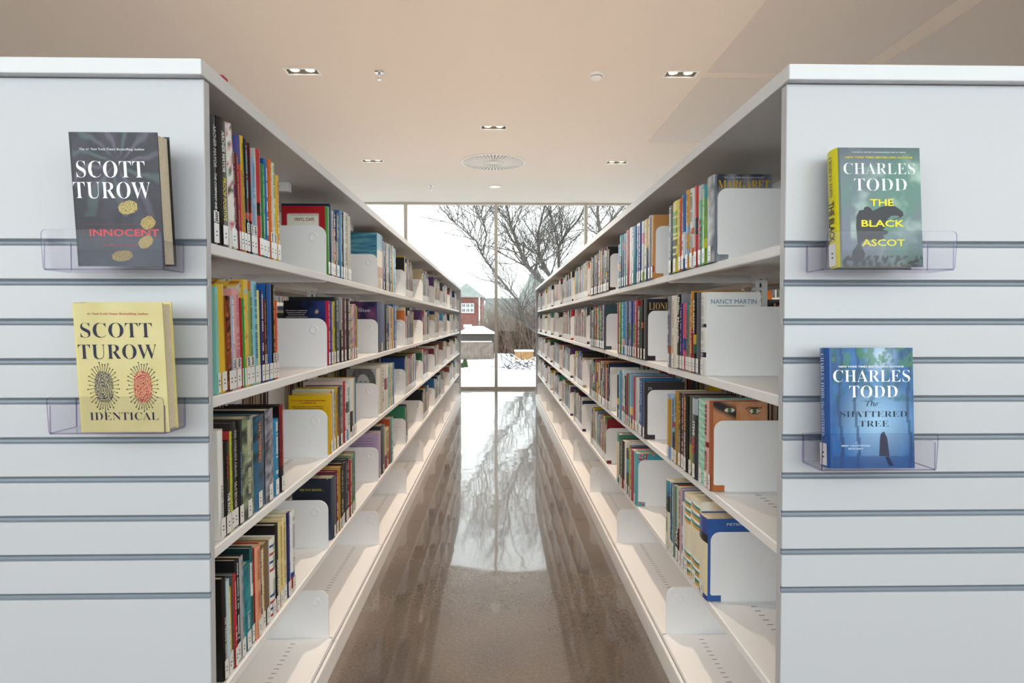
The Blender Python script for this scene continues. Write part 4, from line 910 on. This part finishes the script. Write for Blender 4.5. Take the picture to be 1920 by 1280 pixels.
# ------------------------------------------------------------------ room
RX = 8.5
fl = MB(); fl.box(-RX, RX, BACK_Y, WIN_Y + .06, -.1, 0, M_FLOOR); struct(fl.build('floor'))
# ceiling with openings for the recessed lights
FIX = [(-1.59, 5.165), (1.497, 5.155), (-.048, 6.6), (-1.59, 8.0), (1.513, 8.0), (-.048, 3.75), (-1.59, 2.3), (1.5, 2.3),
       (-4.7, 5.16), (4.6, 5.16), (-4.7, 2.3), (4.6, 2.3), (-4.7, 8.0), (4.6, 8.0)]  # far left and far right rows are unseen, added for their light
HW, HD = .125, .055
xs = sorted({-RX, RX, *[round(f[0] + s, 4) for f in FIX for s in (-HW, HW)]}); ys_ = sorted({BACK_Y, WIN_Y + .06, *[round(f[1] + s, 4) for f in FIX for s in (-HD, HD)]})
ce = MB()
for i in range(len(xs) - 1):
    for j in range(len(ys_) - 1):
        cx, cy = (xs[i] + xs[i + 1]) / 2, (ys_[j] + ys_[j + 1]) / 2
        if any(abs(cx - f[0]) < HW and abs(cy - f[1]) < HD for f in FIX): continue
        ce.face([(xs[i], ys_[j], CEIL), (xs[i], ys_[j + 1], CEIL), (xs[i + 1], ys_[j + 1], CEIL), (xs[i + 1], ys_[j], CEIL)], M_CEIL)
ce.box(-RX, RX, BACK_Y, WIN_Y + .06, CEIL + .15, CEIL + .3, M_CEIL)
struct(ce.build('ceiling'))
for side, nm in ((-1, 'left'), (1, 'right')):
    w = MB(); w.box(*sorted((side * RX, side * (RX + .2))), BACK_Y, WIN_Y + .06, -.1, CEIL + .3, M_WALL); struct(w.build('wall_' + nm))
def glazing(name, y, n0, flip):
    root = empty(name, (0, y, 0)); struct(root)
    fr = MB(); pane = MB(); x0, x1 = -RX, RX
    xm = []; x = -.04
    while x > x0 + .3: xm.append(x); x -= 1.548
    x = -.04 + 1.548
    while x < x1 - .3: xm.append(x); x += 1.548
    for x in xm: fr.box(x - .026, x + .026, -.04, .06, 0, CEIL, M_FRAME)
    fr.box(x0, x1, -.03, .05, 0, .045, M_FRAME); fr.box(x0, x1, -.03, .05, CEIL - .03, CEIL, M_FRAME)
    o = fr.build('window_frame', root)
    pane.box(x0, x1, .01, .016, .045, CEIL - .03, M_GLASS_TINT if flip > 0 else M_GLASS); pane.build('pane', root)
glazing('window_1', WIN_Y, 0, 1)
glazing('window_2', BACK_Y, 0, -1)
w = MB(); w.box(-RX, RX, BACK_Y - .2, BACK_Y - .03, -.1, .8, M_WALL); struct(w.build('wall_back'))  # unseen sill wall, added to dim the light on the lower end panels

# ------------------------------------------------------------------ ceiling fittings
AREA = ['nearest the window on the left', '', '']
def downlight(x, y, words, lit=True):
    root = empty('ceiling_light', (x, y, CEIL)); 
    tr = MB(); z0, z1 = -.006, 0; t = .014
    for a, b, c, d in ((-HW - t, HW + t, -HD - t, -HD), (-HW - t, HW + t, HD, HD + t), (-HW - t, -HW, -HD, HD), (HW, HW + t, -HD, HD)): tr.box(a, b, c, d, z0, z1 - .0002, M_TRIM)
    tr.build('trim', root)
    bx = MB(); dp = .07
    bx.face([(-HW, -HD, dp), (HW, -HD, dp), (HW, HD, dp), (-HW, HD, dp)], M_RECESS)
    for p, q in (((-HW, -HD), (HW, -HD)), ((HW, -HD), (HW, HD)), ((HW, HD), (-HW, HD)), ((-HW, HD), (-HW, -HD))): bx.face([(p[0], p[1], 0), (q[0], q[1], 0), (q[0], q[1], dp), (p[0], p[1], dp)], M_RECESS)
    bx.build('housing', root)
    for sx_ in (-.062, .062):
        lp = MB(); lp.ring([(.043, .05), (.043, .012), (.036, .008), (.034, .012), (.034, .014)], sx_, 0, 20, M_TRIM); lp.ring([(.034, .014), (.0, .0135)], sx_, 0, 20, M_LAMP)
        o = lp.build('lamp', root)
    l = bpy.data.lights.new('downlight_beam', 'SPOT'); l.energy = LAMP_W; l.color = (1, .82, .64); l.spot_size = math.radians(104); l.spot_blend = .7; l.shadow_soft_size = .035
    lo = bpy.data.objects.new('downlight_beam', l); COL.objects.link(lo); lo.location = (x, y, CEIL - .012)
    if words: tag(root, words, 'ceiling light', 'twin recessed downlights')
LW = ['twin recessed downlight left of the aisle, nearer the viewer', 'twin recessed downlight beside the perforated ceiling panels on the right', 'twin recessed downlight above the aisle, before the round vent', 'twin recessed downlight left of the round ceiling vent', 'twin recessed downlight right of the round ceiling vent']
FAR = 'twin recessed downlight in the ceiling outside the picture'
CN = {-4.7: 'far left', -1.59: 'left', -.048: 'aisle', 1.5: 'right', 4.6: 'far right'}; RN = {8.0: 'level with the round vent', 5.16: 'level with the smoke detector', 3.75: 'above the third bays', 2.3: 'above the second bays', .9: 'just before the bookcases', -.6: 'just behind the viewer', -2.0: 'well behind the viewer'}
for i, (x, y) in enumerate(FIX): downlight(x, y, LW[i] if i < 5 else f'twin recessed downlight in the {CN[x]} row, {RN[y]}')
# round air vent
root = empty('ceiling_vent', (-.063, 8.03, CEIL)); R = .41
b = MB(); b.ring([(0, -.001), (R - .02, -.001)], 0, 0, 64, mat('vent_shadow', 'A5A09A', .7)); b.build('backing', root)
b = MB(); b.ring([(R, -.0005), (R, -.010), (R - .022, -.012), (R - .024, -.002)], 0, 0, 64, M_TRIM); b.build('rim', root)
b = MB(); b.ring([(0, -.014), (.05, -.013), (.055, -.002)], 0, 0, 32, M_TRIM); b.build('hub', root)
for i in range(48):
    a = 2 * math.pi * i / 48; r0 = .05 if i % 2 == 0 else .14; r1 = R - .022
    w0, w1 = (.0045, .012) if i % 2 == 0 else (.006, .012)
    v = MB(); c_, s_ = math.cos(a), math.sin(a)
    P = lambda r, w, z: (r * c_ - w * s_, r * s_ + w * c_, z)
    q = [P(r0, -w0, -.004), P(r1, -w1, -.004), P(r1, w1, -.004), P(r0, w0, -.004)]; q2 = [P(r0, -w0, -.010), P(r1, -w1, -.010), P(r1, w1, -.010), P(r0, w0, -.010)]
    v.face(q2[::-1], M_TRIM); v.face(q, M_TRIM)
    for j in range(4): v.face([q[j], q[(j + 1) % 4], q2[(j + 1) % 4], q2[j]], M_TRIM)
    v.build('vane', root)
tag(root, 'round white ceiling vent with radial slots above the aisle', 'vent')
# round light, sprinklers, smoke detector
root = empty('round_ceiling_light', (-.051, 9.475, CEIL))
b = MB(); b.ring([(.1, -.0005), (.1, -.006), (.078, -.008), (.076, -.002)], 0, 0, 32, M_TRIM); b.build('trim', root)
b = MB(); b.ring([(.076, -.002), (0, -.0018)], 0, 0, 32, mat('dim_lamp', 'FFF4E6', .5, emit='FFF0DC', es=.35)); b.build('lens', root)
tag(root, 'small round recessed light just before the window wall', 'ceiling light')
for (x, y), wd in (((-.969, 5.17), 'chrome sprinkler head on the ceiling left of the aisle, nearer the viewer'), ((-1.011, 9.46), 'chrome sprinkler head on the ceiling near the window')):
    root = empty('sprinkler', (x, y, CEIL))
    b = MB(); b.ring([(.042, -.0005), (.04, -.006), (.014, -.009), (.012, -.004)], 0, 0, 24, M_STEEL); b.build('escutcheon', root, True)
    b = MB(); b.tube((0, 0, -.004), (0, 0, -.03), .009, .007, 12, M_STEEL)
    for s_ in (-1, 1): b.tube((s_ * .008, 0, -.028), (s_ * .011, 0, -.045), .0022, .0022, 6, M_STEEL); b.tube((s_ * .011, 0, -.045), (0, 0, -.06), .0022, .0022, 6, M_STEEL)
    b.build('head', root)
    b = MB(); b.ring([(0, -.06), (.016, -.060), (.016, -.062), (0, -.062)], 0, 0, 16, M_STEEL); b.build('deflector', root)
    tag(root, wd, 'sprinkler', 'ceiling sprinklers')
root = empty('smoke_detector', (.805, 5.172, CEIL))
b = MB(); b.ring([(.062, -.0005), (.062, -.014), (.05, -.02)], 0, 0, 32, M_TRIM); b.build('base', root, True)
b = MB(); b.ring([(.05, -.02), (.047, -.036), (.03, -.046), (0, -.048)], 0, 0, 32, M_TRIM); b.ring([(.0505, -.022), (.0505, -.026)], 0, 0, 32, M_DARK); b.build('dome', root, True)
tag(root, 'white round smoke detector on the ceiling right of the aisle', 'smoke detector')
for (x0, x1, y0, y1), wd in (((1.70, 2.895, 5.235, 7.09), 'perforated ceiling panel right of the aisle, nearest the window'), ((1.70, 2.895, 3.2, 5.11), 'perforated ceiling panel right of the aisle, above the right downlight and nearer the viewer'), ((3.045, 4.24, 3.2, 5.11), 'perforated ceiling panel in the upper right corner')):
    b = MB(); b.box(x0, x1, y0, y1, CEIL - .004, CEIL - .0005, M_PERF)
    tag(b.build('perforated_panel'), wd, 'ceiling panel', 'perforated ceiling panels')

# ------------------------------------------------------------------ outside the window
M_SNOW = noisy('snow', 'FBFCFF', 'E6EAF0', 1.2, .9, bump=.3)
M_BARK = noisy('grey_bark', '6E6660', '4E4844', 12, .9)
M_TWIG = noisy('brown_twigs', '7E6A5C', '5E4C42', 8, .9)
M_BRICK = mat('red_brick', '8E5A50', .9)
nt = M_BRICK.node_tree; bt = nt.nodes.new('ShaderNodeTexBrick'); tc = nt.nodes.new('ShaderNodeTexCoord'); mp = nt.nodes.new('ShaderNodeMapping'); mp.inputs['Rotation'].default_value = (math.pi / 2, 0, 0)
nt.links.new(tc.outputs['Object'], mp.inputs[0]); nt.links.new(mp.outputs[0], bt.inputs['Vector'])
bt.inputs['Scale'].default_value = 3.2; bt.inputs['Color1'].default_value = (*lin('7E463C'), 1); bt.inputs['Color2'].default_value = (*lin('6C3A34'), 1); bt.inputs['Mortar'].default_value = (*lin('8C7A72'), 1); bt.inputs['Mortar Size'].default_value = .012
nt.links.new(bt.outputs[0], nt.nodes['Principled BSDF'].inputs['Base Color'])
M_ROOF = noisy('pale_green_roof', '929892', '828882', 3, .8)
M_FENCE = noisy('weathered_wood', '8C7E74', '73675E', 5, .9)
M_TAN = noisy('tan_timber', 'B48A5E', '9C7448', 5, .8)
M_GREEN = noisy('dark_evergreen', '5C6E3C', '3E4E2A', 30, .9)
M_PALEW = mat('pale_siding', 'A9B4A6', .8); M_DKGL = mat('dark_glass', '3A4248', .2); M_WT = mat('white_window', 'D8DAD8', .6); M_CANV = mat('dark_canvas', '4A443E', .8)
g = MB()
N = 40
gx = [-45 + 90 * i / N for i in range(N + 1)]; gy = [WIN_Y + .08, 12, 13.5, 15, 17, 19, 21, 23, 25, 27, 30, 35, 42, 50, 60]
def gz_(x, y):
    base = -.06 - .34 * min(1, max(0, (y - 11) / 15))
    return base + .10 * nz(x * .12, y * .12, 2, 1) * min(1, (y - 10.8) / 2)
n0 = 0
for yy in gy:
    for xx in gx: g.v.append((xx, yy, gz_(xx, yy)))
for j in range(len(gy) - 1):
    for i in range(N):
        a = j * (N + 1) + i; g.f.append([a, a + 1, a + N + 2, a + N + 1]); g.c.append((1, 1, 1)); g.m.append(g.mi(M_SNOW))
o = g.build('snowy_ground', smooth=True); struct(o)
g = MB(); g.box(-45, 45, -40, BACK_Y - .1, -.3, -.06, M_SNOW); struct(g.build('ground_behind'))
def at(px, py, Y): return hit_y(px, py, Y)
def tree(name, limbs, Y, r0, seed, label, depth=4, spread=1.0, m=None, nt_=3, ln=1.3, group=None):
    rnd = random.Random(seed); mb = MB(); m = m or M_BARK; cnt = [0]
    def grow(p, d, L, r, lv):
        if lv == 0 or r < .0026: return
        n = 3 if r > .006 else 2; cur = p
        for s_ in range(n):
            d = (d + Vector((rnd.uniform(-.35, .35), rnd.uniform(-.35, .35), rnd.uniform(-.2, .32)))).normalized()
            q = cur + d * (L / n); ra = r * (1 - .25 * s_ / n); rb = r * (1 - .25 * (s_ + 1) / n)
            (mb.twig if r < .02 else mb.tube)(cur, q, ra, rb, 3 if r < .02 else 6, m); cur = q; cnt[0] += 1
            for _ in range(rnd.choice((1, 1, 2))):
                nd = (d + Vector((rnd.uniform(-.9, .9), rnd.uniform(-.8, .8), rnd.uniform(-.5, .7))) * spread).normalized()
                grow(cur, nd, L * rnd.uniform(.5, .8), rb * .6, lv - 1)
    for pts, ra, rb in limbs:
        P = [at(x, y, Y + dy) for x, y, dy in pts]
        for i in range(len(P) - 1):
            a = ra + (rb - ra) * i / (len(P) - 1); b_ = ra + (rb - ra) * (i + 1) / (len(P) - 1)
            mb.tube(P[i], P[i + 1], a, b_, 8, m)
            if i >= 1 or len(P) < 4:
                for _ in range(nt_):
                    t_ = rnd.random(); q = P[i].lerp(P[i + 1], t_); d = (P[i + 1] - P[i]).normalized()
                    nd = (d * .6 + Vector((rnd.uniform(-1, 1), rnd.uniform(-.7, .7), rnd.uniform(-.3, .9)))).normalized()
                    grow(q, nd, ln * rnd.uniform(.6, 1.2), max(.014, b_ * .4), depth - 1)
        grow(P[-1], (P[-1] - P[-2]).normalized(), ln, rb * .8, depth)
    o = mb.build(name); tag(o, label, 'tree', group); return o
tree('bare_tree', [
  ([(1078, 730, 0), (1070, 640, 0), (1060, 570, 0), (1030, 515, 0), (1012, 480, .2), (1008, 440, .4), (1018, 400, .3), (1030, 350, .2)], .085, .02),
  ([(1064, 590, 0), (1015, 527, -.3), (985, 495, -.5), (970, 455, -.4), (958, 425, -.2), (950, 385, 0), (955, 340, 0)], .085, .02),
  ([(1070, 650, 0), (1030, 636, -.2), (1005, 622, -.3), (977, 597, -.4), (973, 566, -.4), (935, 520, -.6), (905, 480, -.8), (893, 452, -.9), (868, 430, -1), (845, 410, -1)], .06, .012),
  ([(905, 480, -.8), (912, 440, -.6), (903, 405, -.4), (905, 370, -.2)], .025, .012),
  ([(1060, 560, 0), (1048, 497, .3), (1047, 464, .3), (1060, 440, .4), (1087, 409, .5), (1102, 370, .6)], .065, .02),
  ([(1047, 464, .3), (1038, 425, .4), (1030, 390, .4)], .035, .014),
  ([(1066, 580, 0), (1100, 500, .2), (1120, 440, .4), (1150, 410, .5), (1175, 380, .5)], .06, .02)],
  20, .2, 5, 'large bare grey tree standing outside the window, branches reaching left', 5, nt_=8, ln=1.15)
tree('bare_tree', [([(1140, 700, 0), (1135, 560, 0), (1130, 470, 0), (1120, 400, 0), (1125, 330, 0)], .14, .04), ([(1130, 520, 0), (1160, 430, .4), (1185, 370, .5)], .07, .03)], 27, .2, 9, 'smaller bare tree behind the large one, farther right', 5, nt_=5)
# winter hedges of fine twigs
def hedge(px0, px1, pyt, pyb, Y, seed, label, n=420):
    rnd = random.Random(seed); a, b_ = at(px0, pyb, Y), at(px1, pyt, Y); mb = MB(); cx = (a.x + b_.x) / 2; W_ = (b_.x - a.x)
    for i in range(n):
        x = rnd.uniform(a.x, b_.x); H = (b_.z - a.z) * (1 - .45 * abs((x - cx) / W_ * 2) ** 2) * rnd.uniform(.55, 1.02); z = a.z; y = Y + rnd.uniform(-.6, .6); p = Vector((x, y, z))
        d = Vector((rnd.uniform(-.3, .3), rnd.uniform(-.2, .2), 1)).normalized(); k = 5; r = .03
        for s_ in range(k):
            d = (d + Vector((rnd.uniform(-.35, .35), rnd.uniform(-.25, .25), rnd.uniform(-.05, .2)))).normalized(); q = p + d * H / k
            mb.tube(p, q, r, r * .75, 3, M_TWIG); r *= .75
            if s_ > 0:
                for _ in range(2):
                    e = q + Vector((rnd.uniform(-.3, .3), rnd.uniform(-.2, .2), rnd.uniform(-.05, .35))); mb.tube(q, e, r * .6, r * .3, 3, M_TWIG)
            p = q
    tag(mb.build('bare_bush'), label, 'bush', 'leafless bushes outside')
hedge(966, 1030, 548, 700, 29, 3, 'tall brown leafless bush beside the right bookcase end, outside', 520)
hedge(924, 962, 556, 672, 32, 4, 'narrow brown leafless bush behind the middle window post, outside', 300)
hedge(902, 924, 585, 650, 38, 6, 'small brown leafless bush beside the brick house', 160)
# brick house
Y = 42
def q(px, py, Y_=42): return at(px, py, Y_)
root = empty('brick_house', (q(880, 640).x, Y, -.4)); off = Matrix.Translation(-root.location)
def hb(mb, nm, par=None):
    o = mb.build(nm, par or root)
    if par is None: o.matrix_parent_inverse = off
    return o
xl, xr = q(800, 600).x, q(903, 600).x; ztop = q(880, 556).z
m = MB(); m.box(xl, xr, Y, Y + 7, -1, ztop, M_BRICK); hb(m, 'wall')
m = MB(); gx0, gx1, gxc = q(849, 556).x, q(903, 556).x, q(875, 556).x; gzp = q(875, 531).z
m.prism([(gx0 - .25, ztop - .05), (gx1 + .25, ztop - .05), (gxc, gzp)], 'y', Y - .3, Y + 7, M_ROOF); hb(m, 'gable')
m = MB(); m.prism([(xl - .3, ztop), (gxc, ztop), (gxc, ztop + 1.2), (xl - .3, ztop + 1.2)], 'y', Y + 3, Y + 7, M_SNOW); hb(m, 'roof')
m = MB(); wa, wb = q(865.5, 586.5), q(889, 568.5); m.box(wa.x, wb.x, Y - .08, Y, wa.z, wb.z, M_WT); wf = hb(m, 'window')
m = MB(); w3 = (wb.x - wa.x) / 3
for i in range(3):
    for j in range(2):
        for jj in range(2):
            x = wa.x + w3 * i + .06 + jj * (w3 / 2 - .03); m.box(x, x + w3 / 2 - .08, Y - .1, Y - .07, wa.z + .07 + j * (wb.z - wa.z) / 2, wa.z + (j + 1) * (wb.z - wa.z) / 2 - .04, M_DKGL)
o = m.build('pane', wf)
m = MB(); wa2, wb2 = q(869, 614), q(885, 608); m.box(wa2.x, wb2.x, Y - .08, Y, wa2.z, wb2.z, M_WT); hb(m, 'window')
m = MB(); m.tube((q(899, 600).x, Y - .1, -1), (q(899, 600).x, Y - .1, ztop), .05, .05, 8, M_WT); hb(m, 'drainpipe')
tag(root, 'red brick house with white triple window, beyond the left bookcase end', 'house')
# pale green window reflection, modelled as a solid house on the right
Y = 50; root = empty('pale_house', (q(985, 600, Y).x, Y, -.4)); off = Matrix.Translation(-root.location)
m = MB(); m.box(q(905, 600, Y).x, q(1090, 600, Y).x, Y + 1, Y + 7, -1, q(940, 585, Y).z, M_PALEW); hb(m, 'wall')
m = MB(); m.prism([(q(903, 585, Y).x, q(903, 586, Y).z), (q(1000, 585, Y).x, q(903, 586, Y).z), (q(1000, 558, Y).x, q(903, 558, Y).z), (q(912, 558, Y).x, q(903, 558, Y).z)], 'y', Y + .6, Y + 7, M_ROOF); hb(m, 'roof')
m = MB(); m.prism([(q(958, 585, Y).x, q(958, 588, Y).z), (q(1050, 585, Y).x, q(958, 588, Y).z), (q(1003, 500, Y).x, q(1003, 500, Y).z)], 'y', Y - .3, Y + 7, M_ROOF); hb(m, 'gable')
tag(root, 'house with pale green roof and tall gable behind the bare tree', 'house')
# garden shed, gazebo, fence, box, pile, shrubs
Y = 34.5; m = MB(); a, b_ = q(934, 668, Y), q(968, 624, Y); m.box(a.x, b_.x, Y, Y + 2, -.8, b_.z, M_PALEW); m.box(a.x - .1, b_.x + .1, Y - .1, Y + 2.1, b_.z, b_.z + .08, M_SNOW)
tag(m.build('garden_shed'), 'pale green garden shed between the leafless bushes', 'shed')
Y = 27; root = empty('gazebo', (q(893, 640, Y).x, Y, -.4)); off = Matrix.Translation(-root.location)
xa, xb = q(863, 625, Y).x, q(927, 625, Y).x; z0, z1, z2 = q(893, 640, Y).z, q(893, 625, Y).z, q(893, 611, Y).z; xc = (xa + xb) / 2
m = MB(); m.box(xa, xb, Y - .7, Y + .7, z0, z1, M_CANV); hb(m, 'valance')
m = MB()
B4 = [(xa - .1, Y - .8, z1), (xb + .1, Y - .8, z1), (xb + .1, Y + .8, z1), (xa - .1, Y + .8, z1)]; T2 = [(xa + .35, Y, z2), (xb - .5, Y, z2)]
m.face([B4[0], B4[1], T2[1], T2[0]], M_SNOW); m.face([B4[1], B4[2], T2[1]], M_SNOW); m.face([B4[2], B4[3], T2[0], T2[1]], M_SNOW); m.face([B4[3], B4[0], T2[0]], M_SNOW); m.face(B4[::-1], M_SNOW); hb(m, 'snowy_roof')
for x in (xa + .05, xb - .05):
    for y in (Y - .6, Y + .6): m = MB(); m.box(x - .04, x + .04, y - .04, y + .04, -.6, z0, M_CANV); hb(m, 'post')
tag(root, 'snow-topped garden gazebo in front of the brick house', 'gazebo')
Y = 25; root = empty('garden_fence', (q(880, 660, Y).x, Y, -.4)); off = Matrix.Translation(-root.location)
xa, xb = q(840, 650, Y).x, q(922, 650, Y).x; zt = q(880, 641, Y).z; m = MB(); x = xa
while x < xb: m.box(x, x + .1385, Y - .01, Y + .01, -.6, zt + random.uniform(-.02, .02), M_FENCE); x += .14
hb(m, 'boards')
m = MB(); m.box(xa, xb, Y - .03, Y + .03, zt, zt + .04, M_SNOW); hb(m, 'snow_cap')
tag(root, 'weathered board fence with a line of snow below the gazebo', 'fence')
Y = 24; m = MB(); a, b_ = q(966, 684, Y), q(1000, 659, Y); m.box(a.x, b_.x, Y, Y + .6, -.5, b_.z, M_TAN); m.box(a.x - .02, b_.x + .02, Y - .02, Y + .62, b_.z, b_.z + .05, M_SNOW)
tag(m.build('timber_box'), 'tan timber garden box with snow on top, near the right bookcase end', 'planter')
def mound(px, py, pr, Y, hgt, name, label, cat):
    m = MB(); c = at(px, py, Y); R_ = pr * Y / F; n, k = 20, 7
    for j in range(k + 1):
        for i in range(n):
            a = 2 * math.pi * i / n; r = R_ * math.sin(math.pi / 2 * j / k) * (1 + .2 * nz(math.cos(a), math.sin(a), j, 2)); z = c.z + hgt * math.cos(math.pi / 2 * j / k) * (1 + .25 * nz(i * .4, j * .5, 3, 1)) - .05
            m.v.append((c.x + r * math.cos(a), Y + r * .7 * math.sin(a), z))
    for j in range(k):
        for i in range(n): a = j * n; b2 = (i + 1) % n; m.f.append([a + i, a + n + i, a + n + b2, a + b2]); m.c.append((1, 1, 1)); m.m.append(m.mi(M_SNOW))
    tag(m.build(name, smooth=True), label, cat)
mound(940, 694, 26, 20, .48, 'snow_pile', 'rounded pile of snow beyond the middle window post', 'snow pile')
rnd = random.Random(12); m = MB(); c = at(975, 700, 18)
for i in range(150):
    p = Vector((c.x + rnd.gauss(0, .3), 18 + rnd.gauss(0, .2), c.z + abs(rnd.gauss(0, .16)))); d = Vector((rnd.uniform(-1, 1), rnd.uniform(-.5, .5), rnd.uniform(-.15, .5))).normalized() * rnd.uniform(.2, .55)
    m.tube(p, p + d, .012, .005, 4, M_BARK if i % 2 else M_SNOW)
tag(m.build('brush_pile'), 'heap of snowy cut branches near the right bookcase end', 'branches')
for i, (px, w, pt, wd) in enumerate(((872, 5, 676, 'taller'), (866, 4, 684, 'shorter'))):
    Y = 19 - i * .3; a, b_ = at(px, 708, Y), at(px, pt, Y); rnd = random.Random(i); m = MB(); R_ = w * Y / F
    for j in range(420):
        t_ = rnd.random(); z = a.z + (b_.z - a.z) * t_; r = R_ * (1 - t_ ** 2.2) ** .5 * rnd.uniform(.5, 1.1); an = rnd.uniform(0, 6.28); p = Vector((a.x + r * math.cos(an), Y + r * math.sin(an), z))
        m.tube(p, p + Vector((math.cos(an) * .03, math.sin(an) * .03, .07)), .016, .004, 3, M_GREEN)
    m.ring([(R_ * .7, a.z - .1), (R_ * .8, a.z + .1), (R_ * .5, a.z + (b_.z - a.z) * .75), (.01, b_.z - .02)], a.x, Y, 10, M_GREEN)
    tag(m.build('evergreen_shrub'), f'{wd} of two small evergreen shrubs in the snow by the left bookcase end', 'shrub', 'evergreen shrubs')
print('individual books', NBOOK)
